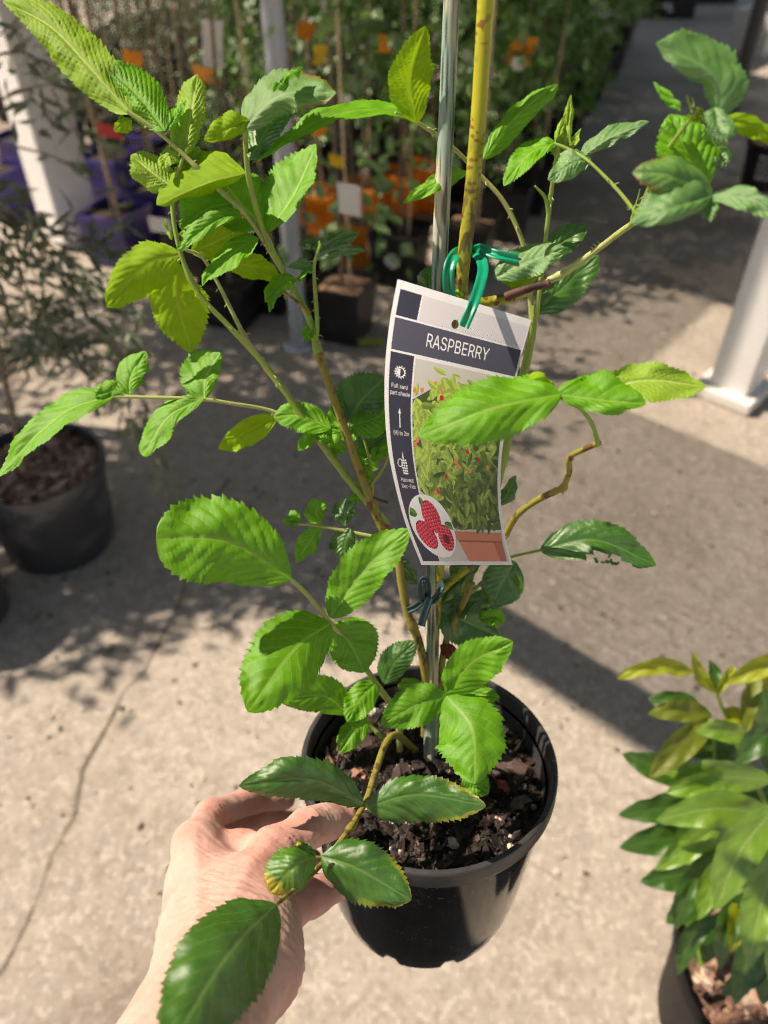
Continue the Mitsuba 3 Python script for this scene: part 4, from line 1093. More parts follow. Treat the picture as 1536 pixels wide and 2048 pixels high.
def smin(a, b, k):
    h_ = np.clip(0.5 + 0.5 * (b - a) / k, 0, 1)
    return b + (a - b) * h_ - k * h_ * (1 - h_)


def surface(G, lo, h):
    """Surface nets: the zero surface of the grid G as quads."""
    s = G < 0
    nx, ny, nz = G.shape
    cs = np.zeros((nx - 1, ny - 1, nz - 1), int)
    for a, b, c in np.ndindex(2, 2, 2):
        cs += s[a:nx - 1 + a, b:ny - 1 + b, c:nz - 1 + c]
    act = (cs > 0) & (cs < 8)
    idx = -np.ones(act.shape, int)
    idx[act] = np.arange(act.sum())
    I = np.argwhere(act)
    acc, cnt = np.zeros((len(I), 3)), np.zeros(len(I))
    corners = list(np.ndindex(2, 2, 2))
    for p in corners:
        for ax_ in range(3):
            if p[ax_] == 0:
                q_ = list(p)
                q_[ax_] = 1
                g0, g1 = G[I[:, 0] + p[0], I[:, 1] + p[1], I[:, 2] + p[2]], G[I[:, 0] + q_[0], I[:, 1] + q_[1], I[:, 2] + q_[2]]
                x = (g0 < 0) != (g1 < 0)
                t = np.where(x, g0 / np.where(g0 - g1 == 0, 1, g0 - g1), 0)
                pos = np.tile(np.array(p, float), (len(I), 1))
                pos[:, ax_] += t
                acc[x] += pos[x]
                cnt[x] += 1
    V = lo + (I + acc / cnt[:, None]) * h
    Fs = []
    for ax_ in range(3):
        o = [(ax_ + 1) % 3, (ax_ + 2) % 3]
        sl0 = [slice(1, -1)] * 3
        sl0[ax_] = slice(0, G.shape[ax_] - 1)
        sl1 = list(sl0)
        sl1[ax_] = slice(1, G.shape[ax_])
        a, b = s[tuple(sl0)], s[tuple(sl1)]
        for up in (True, False):
            W = np.argwhere(a & ~b if up else ~a & b)
            base = W.copy()
            base[:, o[0]] += 1
            base[:, o[1]] += 1
            qs = []
            for da, db in ((0, 0), (1, 0), (1, 1), (0, 1)):
                c = base.copy()
                c[:, o[0]] -= da
                c[:, o[1]] -= db
                qs.append(idx[c[:, 0], c[:, 1], c[:, 2]])
            q_ = np.stack(qs, 1)
            Fs.append(q_ if up else q_[:, ::-1])
    q_ = np.vstack(Fs)
    q_ = q_[(q_ >= 0).all(1)]
    return trimesh.Trimesh(V, np.vstack([q_[:, [0, 1, 2]], q_[:, [0, 2, 3]]]), process=False)


HAND = dict(
    arm=[np.r_[[-0.225, -0.20, 1.0], 0.044], J(300, 2330, 0.300, 33), J(455, 1960, 0.400, 27), J(478, 1890, 0.428, 26)],
    arm2=[np.r_[[-0.23, -0.20, 0.99], 0.044], J(250, 2330, 0.315, 34), J(408, 1965, 0.425, 28), J(420, 1880, 0.455, 27)],
    heel=[J(520, 1935, 0.420, 24), J(530, 1860, 0.445, 21)],
    back=[J(420, 1880, 0.455, 26), J(405, 1770, 0.49, 21), J(392, 1690, 0.515, 15)],
    back2=[J(440, 1860, 0.475, 25), J(430, 1770, 0.525, 22), J(420, 1715, 0.555, 15)],
    back3=[J(470, 1870, 0.485, 24), J(475, 1800, 0.545, 20), J(470, 1750, 0.585, 14)],
    meta=[J(478, 1880, 0.440, 24), J(500, 1790, 0.470, 19.5), J(545, 1706, 0.497, 14.5)],
    thumb=[J(545, 1706, 0.497, 14.5), J(618, 1655, 0.520, 12.3), J(652, 1645, 0.535, 11.6), J(690, 1639, 0.548, 9.6)],
    index=[J(392, 1690, 0.515, 14.5), J(420, 1632, 0.555, 10.8), J(500, 1600, 0.600, 9.6), J(570, 1598, 0.620, 8.2)],
    middle=[J(420, 1715, 0.555, 13.0), J(448, 1660, 0.592, 11.2), J(530, 1632, 0.625, 10.2), J(592, 1640, 0.640, 8.6)],
    ring=[J(470, 1750, 0.585, 12.0), J(500, 1725, 0.620, 10.4), J(570, 1705, 0.650, 9.4), J(625, 1715, 0.655, 8.0)],
    little=[J(510, 1835, 0.49, 18.0), J(565, 1822, 0.535, 15.5), J(625, 1792, 0.568, 13.0), J(690, 1765, 0.592, 10.5)],
    web=[J(425, 1715, 0.535, 12.0), J(480, 1700, 0.530, 11.0), J(545, 1700, 0.510, 12.0)],
)
allj = np.array([j for c in HAND.values() for j in c])
lo, hi = (allj[:, :3] - allj[:, 3:]).min(0) - 0.012, (allj[:, :3] + allj[:, 3:]).max(0) + 0.012
fl = Field(lo, hi, 0.0025)
D = smin(fl.chain(HAND['arm'], 0.01), fl.chain(HAND['arm2'], 0.01), 0.02)
for k_, kk in (('heel', 0.016), ('back', 0.02), ('back2', 0.02), ('back3', 0.018), ('meta', 0.017), ('web', 0.014)):
    D = smin(D, fl.chain(HAND[k_], 0.012), kk)
FG = None
for k_ in ('index', 'middle', 'ring', 'little', 'thumb'):
    e = fl.chain(HAND[k_], 0.008)
    FG = e if FG is None else smin(FG, e, 0.0025)
D = smin(D, FG, 0.007)
hand = fl.mesh(D)
v0 = np.array(hand.vertices)
trimesh.smoothing.filter_taubin(hand, iterations=8)
v = np.array(hand.vertices)
far_ = np.linalg.norm(v - v0, axis=1) > 0.0018
v[far_] = v0[far_]
hand.vertices = v
n_ = np.array(hand.vertex_normals)
bump = (meshkit.fbm(v * 75, 3) - 0.5) * 0.0024
for chain_, rad, amp in ((['arm2', 'back'], 0.0045, 0.0016), (['arm', 'meta'], 0.005, 0.0016)):       # tendons under the skin
    pts_ = np.vstack([HAND[c_] for c_ in chain_])[:, :3]
    pl3 = spline(pts_, 160)
    dd = np.min(np.linalg.norm(v[:, None, :2] - pl3[None, ::2, :2], axis=2), axis=1)
    bump += amp * np.exp(-(dd / rad) ** 2)
for c_, i_, rad in (('thumb', 1, 0.011), ('index', 1, 0.010), ('thumb', 0, 0.012)):                        # creases over the joints
    a_, b_ = HAND[c_][i_][:3], HAND[c_][min(i_ + 1, len(HAND[c_]) - 1)][:3]
    ax_ = (b_ - a_) / np.linalg.norm(b_ - a_)
    s_ = (v - a_) @ ax_
    near_ = np.exp(-(np.linalg.norm(v - a_, axis=1) / (HAND[c_][i_][3] + 0.006)) ** 4)
    bump -= 0.0016 * near_ * (0.5 + 0.5 * np.cos(s_ * 2 * math.pi / 0.0042)) ** 3
wr_ = (HAND['arm'][3][:3] + HAND['arm2'][3][:3]) / 2
ad_ = wr_ - (HAND['arm'][0][:3] + HAND['arm2'][0][:3]) / 2
ad_ /= np.linalg.norm(ad_)
s_ = (v - wr_) @ ad_
bump -= 0.0010 * np.exp(-(s_ / 0.022) ** 2) * (0.5 + 0.5 * np.cos(s_ * 2 * math.pi / 0.0062 + 5 * meshkit.noise(v * 60))) ** 2
v += n_ * bump[:, None]
part('body', trimesh.Trimesh(v, hand.faces, process=False), 'skin', PERSON, True)

# ------------------------------------------------------------------ glossy shrub at the lower right
def round_pot(name, centre, r, rb, h, label, bs, rimw=0.006, rimh=0.022, soil='mulch', soil_label=None, seed=0, group=None):
    t = thing(name, label, 'pot', group)
    c = np.asarray(centre, float)
    lip = [(r - rimw - 0.002, -rimh), (r - rimw, -0.003), (r - rimw * 0.5, 0.0), (r - 0.001, -0.002), (r, -0.005), (r, -rimh), (r - 0.004, -rimh - 0.002), (r - rimw - 0.002, -rimh - 0.002)]
    part('rim', lathe(lip, 72).apply_translation(c), bs, t, 40)
    part('side', lathe([(r - rimw - 0.001, -rimh - 0.001), (rb, -h + 0.004), (rb - 0.004, -h), (0, -h)], 72).apply_translation(c), bs, t, 40)
    part('lining', lathe([(rb - 0.006, -h + 0.006), (r - rimw - 0.003, -rimh + 0.004)], 72).apply_translation(c), bs, t, 40)
    if soil:
        g_ = lathe([(max(a, 1e-5), -0.03) for a in np.linspace(0, r - rimw - 0.004, 26)], 72)
        v = np.array(g_.vertices)
        v[:, 2] += (meshkit.fbm(v * 55 + seed, 3) - 0.5) * 0.03
        s = thing('bark_mulch', soil_label, 'mulch', group and group + ' mulch')
        part('crumbs', trimesh.Trimesh(v + c, g_.faces, process=False), soil, s, True, kind='stuff')
        mm, cc = scatter(260, r - 0.02, lambda x, y: -0.026, [(0.010, 0.006, 0.003), (0.007, 0.005, 0.003), (0.014, 0.005, 0.003)], [(0.26, 0.15, 0.10), (0.36, 0.24, 0.17), (0.14, 0.08, 0.055), (0.42, 0.33, 0.25)], seed + 50)
        part('bark_pieces', mm.apply_translation(c), 'vertex_paint', s, False, kind='stuff', color=cc)
    return t


sc_ = at(1590, 1940, 1.04)
round_pot('shrub_pot', sc_, 0.155, 0.125, sc_[2], 'black round pot of the glossy shrub at the bottom right corner', 'black_matt', soil_label='brown bark mulch in the pot of the glossy shrub', seed=3)
SHRUB = thing('glossy_shrub', 'shrub with smooth oval green and yellow leaves at the lower right edge', 'shrub')


def sleaf(pts, w, bs, label=None, **kw):
    m, uv = leaf_mesh(pts, w * 0.9, w * 0.9, shape=kw.pop('shape', 'ovate'), pleat=kw.pop('pleat', 0.0004), teeth=0.0, n_t=36, n_s=6, nv=6, droop=kw.pop('droop', -0.6), **kw)
    return part('leaf', m, 'shrub_' + bs, SHRUB, True, label, uv=uv)


for pts, w, bs in [
    ([(1388, 1345, 92), (1310, 1332, 91), (1234, 1358, 91)], 20, 'yellow'), ([(1432, 1385, 93), (1400, 1350, 92), (1384, 1303, 91)], 15, 'yellow'), ([(1438, 1390, 94), (1432, 1350, 94), (1418, 1318, 94)], 14, 'deep'),
    ([(1575, 1312, 92), (1510, 1340, 92), (1452, 1366, 92)], 24, 'yellow'), ([(1425, 1432, 94), (1360, 1420, 93), (1296, 1428, 93)], 26, 'olive'), ([(1424, 1445, 94), (1365, 1490, 92), (1298, 1556, 91)], 34, 'olive'),
    ([(1410, 1430, 97), (1350, 1405, 97), (1296, 1398, 98)], 28, 'deep'), ([(1420, 1560, 97), (1330, 1540, 96), (1244, 1508, 96)], 32, 'deep'), ([(1545, 1560, 95), (1430, 1552, 93), (1322, 1540, 93)], 36, 'green'),
    ([(1455, 1600, 98), (1340, 1615, 97), (1236, 1630, 97)], 36, 'deep'), ([(1545, 1630, 93), (1430, 1618, 91), (1312, 1640, 91)], 42, 'green'), ([(1420, 1670, 98), (1320, 1680, 97), (1238, 1695, 97)], 36, 'deep'),
    ([(1555, 1610, 90), (1480, 1705, 88), (1430, 1822, 87)], 50, 'green'), ([(1575, 1680, 90), (1528, 1790, 88), (1498, 1936, 87)], 46, 'green'), ([(1440, 1735, 99), (1360, 1750, 98), (1280, 1762, 98)], 38, 'deep'),
    ([(1470, 1650, 97), (1420, 1690, 96), (1372, 1728, 96)], 42, 'green'), ([(1490, 1780, 92), (1478, 1840, 91), (1462, 1908, 91)], 26, 'yellow'), ([(1440, 1790, 100), (1380, 1815, 99), (1332, 1846, 99)], 36, 'deep'),
    ([(1450, 1820, 101), (1430, 1870, 100), (1408, 1928, 100)], 32, 'deep'), ([(1505, 1850, 96), (1492, 1930, 95), (1470, 2010, 95)], 32, 'deep'), ([(1384, 1835, 102), (1388, 1880, 102), (1404, 1936, 102)], 18, 'green'),
    ([(1575, 1560, 100), (1540, 1470, 99), (1524, 1370, 98)], 44, 'deep'), ([(1530, 1500, 98), (1460, 1490, 97), (1400, 1505, 97)], 38, 'deep'), ([(1545, 1470, 96), (1510, 1430, 95), (1500, 1390, 95)], 26, 'green'),
    ([(1445, 1420, 95), (1470, 1430, 95), (1505, 1448, 95)], 18, 'yellow'), ([(1560, 1740, 96), (1500, 1760, 97), (1440, 1770, 98)], 46, 'deep'), ([(1560, 1560, 101), (1480, 1580, 102), (1400, 1600, 103)], 50, 'deep'),
    ([(1570, 1660, 101), (1500, 1690, 102), (1430, 1700, 103)], 54, 'deep'), ([(1570, 1850, 96), (1545, 1920, 96), (1525, 2010, 96)], 40, 'deep'), ([(1440, 1500, 99), (1400, 1490, 98), (1350, 1470, 98)], 30, 'deep'),
    ([(1432, 1392, 93), (1450, 1360, 93), (1470, 1330, 94)], 12, 'yellow'), ([(1560, 1400, 96), (1545, 1350, 95), (1540, 1300, 95)], 26, 'yellow'),
    ([(1480, 1700, 95), (1430, 1760, 93), (1395, 1840, 93)], 32, 'green'), ([(1440, 1700, 96), (1380, 1780, 95), (1350, 1860, 96)], 30, 'deep'), ([(1530, 1770, 92), (1460, 1850, 91), (1440, 1940, 92)], 32, 'deep'), ([(1470, 1560, 94), (1400, 1570, 92), (1330, 1585, 92)], 28, 'green'),
    ([(1500, 1480, 94), (1440, 1460, 93), (1390, 1462, 93)], 24, 'green'), ([(1570, 1450, 92), (1520, 1480, 91), (1470, 1530, 91)], 32, 'deep'), ([(1560, 1900, 97), (1500, 1950, 96), (1440, 1990, 97)], 30, 'deep'), ([(1440, 1650, 95), (1370, 1700, 94), (1310, 1740, 94)], 30, 'green'),
    ([(1430, 1830, 98), (1380, 1880, 98), (1356, 1950, 99)], 26, 'deep'), ([(1580, 1780, 89), (1560, 1870, 88), (1545, 1980, 88)], 34, 'green'), ([(1470, 1590, 97), (1400, 1640, 96), (1350, 1690, 96)], 34, 'deep'), ([(1520, 1330, 95), (1500, 1400, 94), (1490, 1470, 94)], 22, 'olive')]:
    sleaf(pts, w, bs)
for pts, r0, r1 in [([(1570, 1960, 105), (1555, 1800, 104), (1540, 1640, 100), (1480, 1500, 97), (1432, 1385, 93)], 10, 5), ([(1565, 1900, 104), (1500, 1700, 102), (1440, 1580, 99), (1424, 1440, 94)], 8, 4),
                    ([(1565, 1900, 104), (1580, 1700, 100), (1575, 1500, 97), (1570, 1310, 92)], 8, 4)]:
    stem(pts, r0, r1, 'stem_green', 'branch', parent=SHRUB)

# ------------------------------------------------------------------ the olive on the left
oc = at(66, 922, 1.84)
round_pot('olive_pot', oc, 0.163, 0.135, oc[2], 'dark grey round pot of the olive on the left, bark in it', 'grey_pot', 0.008, 0.03, soil_label='pale and rusty bark mulch in the olive pot', seed=8)
e_ = on_ground(-65, 1250)
round_pot('black_pot', (e_[0] - 0.03, e_[1] + 0.03, 0.20), 0.13, 0.11, 0.20, 'black pot cut by the left edge below the olive pot', 'black_rim', soil=None)
OLIVE = thing('olive_tree', 'young olive with drooping grey-green branches on the left', 'tree')
tw = np.random.default_rng(21)
OL = [[(45, 940, 174), (30, 850, 170), (5, 740, 165), (-20, 600, 158)], [(10, 760, 166), (-60, 500, 155), (-90, 250, 148)], [(-80, 330, 150), (0, 400, 146), (110, 500, 144), (215, 582, 143), (262, 660, 144)], [(-90, 380, 152), (20, 440, 150), (110, 540, 150), (195, 640, 152), (240, 720, 154)],
      [(-60, 500, 156), (40, 580, 155), (150, 640, 156), (250, 720, 158), (300, 850, 162), (335, 1005, 168)], [(-20, 600, 158), (60, 640, 160), (150, 730, 164), (230, 800, 168), (280, 900, 172)], [(-90, 250, 148), (0, 200, 145), (90, 170, 143), (150, 190, 142)],
      [(-90, 260, 149), (20, 290, 147), (120, 320, 146), (200, 380, 146)], [(-40, 420, 152), (60, 470, 153), (160, 470, 154), (250, 500, 156)], [(10, 760, 166), (60, 700, 170), (120, 690, 174), (200, 700, 178)], [(-90, 200, 150), (-20, 90, 150), (40, 30, 150), (60, -40, 150)],
      [(-50, 120, 149), (60, 110, 146), (130, 230, 145), (170, 300, 145)], [(-70, 430, 151), (20, 500, 149), (60, 600, 150), (70, 690, 152)]]
for i, pts in enumerate(OL):
    stem(pts, 9 if i < 2 else 4.5, 6 if i < 2 else 1.6, 'bark', 'trunk' if i == 0 else 'branch', parent=OLIVE, n=30, sides=7)


def leaf_cloud(C, Dr, L, W, rs, bend=0.25):
    """Small leaves at the points C along the directions Dr, each folded along its midrib."""
    n = len(C)
    Dr = Dr / np.linalg.norm(Dr, axis=1, keepdims=True)
    up = rs.normal(size=(n, 3)) + [0, 0, 0.6]
    side = np.cross(Dr, up)
    side /= np.linalg.norm(side, axis=1, keepdims=True) + 1e-9
    nn = np.cross(side, Dr)
    L, W = np.broadcast_to(L, n)[:, None], np.broadcast_to(W, n)[:, None]
    pts = [C, C + Dr * L * 0.38 + side * W * 0.5 + nn * W * bend * 0.4, C + Dr * L * 0.72 + side * W * 0.36 + nn * W * bend * 0.3, C + Dr * L - nn * L * 0.12, C + Dr * L * 0.72 - side * W * 0.36 + nn * W * bend * 0.3, C + Dr * L * 0.38 - side * W * 0.5 + nn * W * bend * 0.4, C + Dr * L * 0.45]
    V = np.stack(pts, 1).reshape(-1, 3)
    fan = np.array([[0, 1, 6], [1, 2, 6], [2, 3, 6], [3, 4, 6], [4, 5, 6], [5, 0, 6]])
    f = (np.arange(n)[:, None, None] * 7 + fan).reshape(-1, 3)
    return V, f


Cs, Ds = [], []
for i, pts in enumerate(OL[2:] + [OL[1]]):
    pd_ = np.array([[a, b, c_ / 100.0] for a, b, c_ in pts])
    qq = spline(pd_, 60)
    P = at(qq[:, 0], qq[:, 1], qq[:, 2])
    tg = np.gradient(P, axis=0)
    tg /= np.linalg.norm(tg, axis=1, keepdims=True)
    for _ in range(18 if i in (4, 5, 8, 9) else 70):
        k = tw.integers(4, 60)
        Cs.append(P[k] + tw.normal(size=3) * 0.022)
        d_ = tw.normal(size=3)
        Ds.append(tg[k] * 0.7 + d_ * 0.5)
V, f = leaf_cloud(np.array(Cs), np.array(Ds), tw.uniform(0.035, 0.07, len(Cs)), tw.uniform(0.010, 0.016, len(Cs)), tw)
part('crown', (V, f), 'foliage_grey', OLIVE, False, kind='stuff')

# two taller olives just outside the left edge, whose crowns dapple the paving
for i, (ox, oy, oh, orad, on) in enumerate([(-1.78, 2.15, 1.75, 0.42, 5200), (-2.0, 2.95, 1.8, 0.5, 4200), (-2.15, 1.75, 1.5, 0.36, 2600), (-1.78, 1.74, 1.66, 0.30, 3400), (-1.50, 2.05, 1.72, 0.26, 2600)]):
    t = thing('olive_tree', ['taller olive outside the left edge, nearest the white post', 'tallest olive outside the left edge, farthest back', 'smaller olive outside the left edge beside the olive pot', 'dense low olive outside the left edge, nearest the lens', 'slim olive outside the left edge, rightmost of the group'][i], 'tree')
    part('trunk', tube(spline(np.array([[ox, oy, 0], [ox + 0.03, oy - 0.02, oh * 0.5], [ox, oy, oh + 0.2]]), 16), np.linspace(0.022, 0.008, 16), 8), 'bark', t, 60)
    cl = tw.normal(size=(30, 3)) * [orad * 0.5, orad * 0.5, 0.20] + [ox, oy, oh]
    C = cl[tw.integers(30, size=on)] + tw.normal(size=(on, 3)) * orad * 0.24
    V, f = leaf_cloud(C, tw.normal(size=(on, 3)) + [0, 0, -0.3], tw.uniform(0.055, 0.095, on), tw.uniform(0.016, 0.026, on), tw)
    part('crown', (V, f), 'foliage_grey', t, False, kind='stuff')
# ------------------------------------------------------------------ the rows of potted saplings behind
ROWA = math.radians(20)
RV, LV = np.array([math.sin(ROWA), math.cos(ROWA)]), np.array([-math.cos(ROWA), math.sin(ROWA)])
R45 = math.pi / 4


def square_pot(xy, w, h, bs, label, group=None, sticker=None):
    t = thing({'purple_pot': 'purple_pot', 'orange_pot': 'orange_pot', 'lime_pot': 'lime_pot'}.get(bs, 'square_pot'), label, 'pot', group)
    k = w / math.sqrt(2)
    R = T().rotate([0, 0, 1], -20 + 45)
    def put(m):
        v = np.array(m.vertices)
        a = math.radians(45 - 20)
        c, s = math.cos(a), math.sin(a)
        return trimesh.Trimesh(np.stack([v[:, 0] * c - v[:, 1] * s + xy[0], v[:, 0] * s + v[:, 1] * c + xy[1], v[:, 2]], 1), m.faces, process=False)
    part('side', put(lathe([(0, 0.003), (k * 0.80, 0.003), (k * 0.965, h - 0.022)], 4)), bs, t, False)
    part('rim', put(lathe([(k * 0.96, h - 0.026), (k, h - 0.026), (k * 1.01, h - 0.004), (k * 0.995, h), (k * 0.95, h), (k * 0.93, h - 0.03)], 4)), bs, t, False)
    so = lathe([(0.0001, h - 0.022), (k * 0.3, h - 0.020), (k * 0.7, h - 0.026), (k * 0.94, h - 0.03)], 4)
    part('potting_mix', put(so), 'mulch' if sticker == 'mulch' else 'soil_dark', t, True)
    if sticker == 'white':
        # a white blotch of print on the side that faces the aisle end
        pl_ = shapely.union_all([affinity.translate(Point(0, 0).buffer(w * 0.10), w * 0.07 * a_, w * 0.08 * b_) for a_, b_ in [(-1, 0), (0, 0.6), (0.8, -0.2), (0, -0.8)]])
        vv, ff = trimesh.creation.triangulate_polygon(pl_, engine='earcut')
        a = -ROWA
        yy = -(w / 2 * 0.90) - 0.003
        V = np.stack([vv[:, 0] * math.cos(a) - yy * math.sin(a) + xy[0], vv[:, 0] * math.sin(a) + yy * math.cos(a) + xy[1], h * 0.55 + vv[:, 1]], 1)
        V[:, :2] -= RV * (vv[:, 1:2] * 0.10 + 0.004)
        part('print_patch', (V, ff), 'white_print', t, False)
    return t


def crown_leaves(base, h0, h1, rx, n, rs, L=(0.04, 0.07), W=(0.026, 0.045), clumps=10):
    cl = np.stack([rs.normal(size=clumps) * rx * 0.55, rs.normal(size=clumps) * rx * 0.55, rs.uniform(h0, h1, clumps)], 1)
    which = rs.integers(clumps, size=n)
    C = cl[which] + rs.normal(size=(n, 3)) * [rx * 0.34, rx * 0.34, (h1 - h0) * 0.13] + [base[0], base[1], 0]
    C[:, 2] = np.maximum(C[:, 2], h0 * 0.8)
    Dr = rs.normal(size=(n, 3)) + [0, 0, -0.35]
    return leaf_cloud(C, Dr, rs.uniform(*L, n), rs.uniform(*W, n), rs)


def sapling(xy, z0, kind, label, group, rs, dense=1.0):
    t = thing('sapling', label, 'sapling', group)
    top = rs.uniform(1.0, 1.3)
    lean = rs.normal(size=2) * 0.03
    P = np.array([[xy[0], xy[1], z0 - 0.03], [xy[0] + lean[0] * 0.4, xy[1] + lean[1] * 0.4, z0 + 0.35], [xy[0] + lean[0], xy[1] + lean[1], top]])
    part('trunk', tube(spline(P, 14), np.linspace(0.009, 0.005, 14), 7), 'bark', t, 60)
    if kind == 'green':
        V, f = crown_leaves(xy, 0.42 + rs.uniform(-0.1, 0.08), 1.2, 0.17, int(420 * dense), rs)
        part('crown', (V, f), 'foliage_green', t, False, kind='stuff')
    else:
        V, f = crown_leaves(xy, 0.40 + rs.uniform(-0.1, 0.1), 1.25, 0.17, int(190 * dense), rs, (0.04, 0.07), (0.009, 0.014), 12)
        part('crown', (V, f), 'foliage_grey', t, False, kind='stuff')
    return t


def bamboo(xy, z0, rs, group, label):
    l_ = rs.normal(size=2) * 0.05
    h_ = rs.uniform(1.0, 1.4)
    single('bamboo_stake', tube(np.array([[xy[0] + 0.03, xy[1] - 0.03, z0 - 0.04], [xy[0] + 0.03 + l_[0], xy[1] - 0.03 + l_[1], h_]]), 0.0055, 8), 'bamboo', label, 'stake', 40, group)


def card(p, w, h, bs, name, label, rz, tilt=0.2, group=None):
    m = trimesh.creation.box((w, 0.002, h))
    M = trimesh.transformations.euler_matrix(tilt, 0.12, rz)
    m.apply_transform(M)
    m.apply_translation(p)
    single(name, m, bs, label, 'label', False, group)


bg = np.random.default_rng(77)
GRID = {}
placed = []


def spot(xy, w, h, bs, label, group, kind, plabel, pgroup, sticker=None, stake=True, dense=1.0, rs=None):
    placed.append((xy[0], xy[1]))
    square_pot(xy, w, h, bs, label, group, sticker)
    rs = bg if rs is None else rs
    if kind:
        sapling(xy, h, kind, plabel, pgroup, rs, dense)
    if stake:
        bamboo(xy, h, rs, 'bamboo stakes in the sapling rows', 'stake in the ' + label.replace('square black pot, ', 'pot ').replace('square black pot with a white print patch, right of the orange pots', 'black pot with the print patch').replace('nearest the foot of the ', 'by the '))


GG, GL = 'green saplings of the row behind', 'leafy green sapling in the dense row behind the stake'
SG, SLb = 'grey saplings of the left rows', 'sparse grey-green sapling in the rows behind the left white post'
xy = lambda x, y: on_ground(x, y)[:2]
spot(xy(688, 668), 0.20, 0.21, 'black_plain', 'square black pot nearest the foot of the steel pole', None, 'green', 'sapling in the pot nearest the steel pole', None, 'mulch', True, 0.25)
spot(xy(800, 560), 0.20, 0.22, 'black_plain', 'square black pot with a white print patch, right of the orange pots', None, 'green', 'sapling in the black pot with the white print patch', None, 'white', True, 0.5)
spot(xy(930, 545), 0.21, 0.22, 'black_plain', 'square black pot behind the yellow cane at the row corner', None, 'green', 'sapling at the near corner of the row, behind the yellow cane', None, 'mulch', True, 0.6)
for i, (a, b) in enumerate([(712, 530), (640, 470), (725, 455), (800, 430), (850, 415)]):
    spot(xy(a, b), 0.17, 0.20, 'orange_pot', ['sunlit orange pot left of the black pot with the print patch', 'orange pot just right of the steel pole', 'orange pot in the middle of the orange group', 'orange pot behind the black pot with the print patch', 'rightmost orange pot of the group'][i], None,
         'green', ['sapling in the sunlit orange pot beside the printed black pot', 'sapling in the orange pot beside the steel pole', 'sapling in the middle orange pot', 'sapling in the orange pot behind the printed black pot', 'sapling in the rightmost orange pot'][i], GG, 'mulch', True, 0.22)
PUR = ['purple pot nearest the white post foot on its right', 'purple pot behind the nearest purple pot', 'purple pot close to the steel pole at the back', 'purple pot left of the white post, right of two', 'purple pot at the left edge beside the olive branches', 'purple pot farthest back by the white post', 'purple pot behind the pale canes on the left']
for i, (a, b) in enumerate([(250, 520), (235, 400), (330, 350), (60, 360), (20, 430), (120, 330), (330, 470)]):
    spot(xy(a, b), 0.22, 0.22, 'purple_pot', PUR[i], 'purple pots', None if i in (4, 5) else 'grey', 'sparse sapling in the ' + PUR[i], SG, None, i not in (3, 5))
LOW = ['low black pot left of the steel pole foot', 'low black pot behind the pale canes, middle of its line', 'low black pot just behind the one by the steel pole', 'low black pot at the front left of the dark group', 'low black pot at the back left of the dark group', 'low black pot touching the steel pole']
for i, (a, b) in enumerate([(545, 610), (480, 560), (560, 545), (470, 640), (400, 540), (620, 575)]):
    spot(xy(a, b), 0.19, 0.17, 'black_plain', LOW[i], 'low black pots left of the steel pole', 'grey' if i % 2 else None, 'sparse sapling in the ' + LOW[i], SG, None, i % 2 == 0)
ORD = 'first second third fourth fifth sixth seventh eighth ninth tenth eleventh twelfth thirteenth'.split()
HIDDEN = {(12, 4), (12, 1), (12, 7), (9, 2), (9, 5), (8, 3), (11, 2), (10, 6), (8, 6), (10, 3), (10, 9), (11, 5), (11, 8), (2, 11), (11, 11), (7, 4), (6, 2), (7, 1), (7, 7), (6, 5), (12, 3), (4, 5), (12, 6), (5, 6), (5, 3), (8, 2), (9, 1), (9, 7), (8, 5), (10, 2), (9, 4), (11, 1), (8, 8), (10, 5), (11, 4), (11, 7), (11, 10), (10, 8), (1, 11), (7, 3), (7, 6), (12, 2), (12, 5), (12, 8), (3, 5), (5, 2), (3, 11), (5, 5), (5, 11), (8, 4), (9, 3), (8, 7), (10, 4), (9, 6), (11, 3), (10, 1), (10, 7), (11, 9), (2, 9), (1, 10), (7, 2), (6, 6), (7, 5), (6, 3)}      # places of the grid that stand wholly behind others
NO_STAKE = {(3, 4), (4, 3), (3, 1), (5, 7), (9, 11), (2, 8), (6, 11), (7, 10), (3, 9), (8, 11), (9, 10), (2, 10), (1, 8), (6, 4), (6, 10), (4, 1), (4, 10), (3, 8), (1, 1), (10, 10), (7, 11), (7, 8)}
corner = np.array(xy(1010, 470))
for i in range(13):
    for j in range(12):
        if (i, j) in HIDDEN:
            continue
        bg = np.random.default_rng(1000 + i * 20 + j)
        p = corner + RV * 0.34 * i + LV * 0.33 * j + bg.normal(size=2) * 0.02
        if any((p[0] - a) ** 2 + (p[1] - b) ** 2 < 0.22 ** 2 for a, b in placed):
            continue
        if abs(p[0] / (p[1] * 0.9)) > 0.62 or p[1] > 8.2 or p[1] < 2.6:
            continue
        if j >= 5 and bg.random() < 0.15:
            continue
        if (p[0] - pl[0]) ** 2 + (p[1] - pl[1]) ** 2 < 0.2 ** 2 or (p[0] - pg[0]) ** 2 + (p[1] - pg[1]) ** 2 < 0.15 ** 2:
            continue
        green = j < 5 or (i > 7 and bg.random() < 0.4)
        where = f'{ORD[i]} from the front in the {ORD[j]} column from the aisle'
        spot(p, 0.20, 0.22, 'black_plain', f'square black pot, {where}', 'square black pots of the massed rows', 'green' if green else 'grey', ('leafy green' if green else 'sparse grey-green') + f' sapling, {where}', GG if green else SG, None, bg.random() < (0.35 if green else 0.85) and (i, j) not in NO_STAKE, 1.1 if green else 1.0, rs=bg)
bg = np.random.default_rng(78)
lp = xy(1086, 262)
square_pot(lp, 0.17, 0.19, 'lime_pot', 'lime green pot at the aisle edge under the orange tag')

# tags and cards hung in the saplings
TG = np.random.default_rng(31)


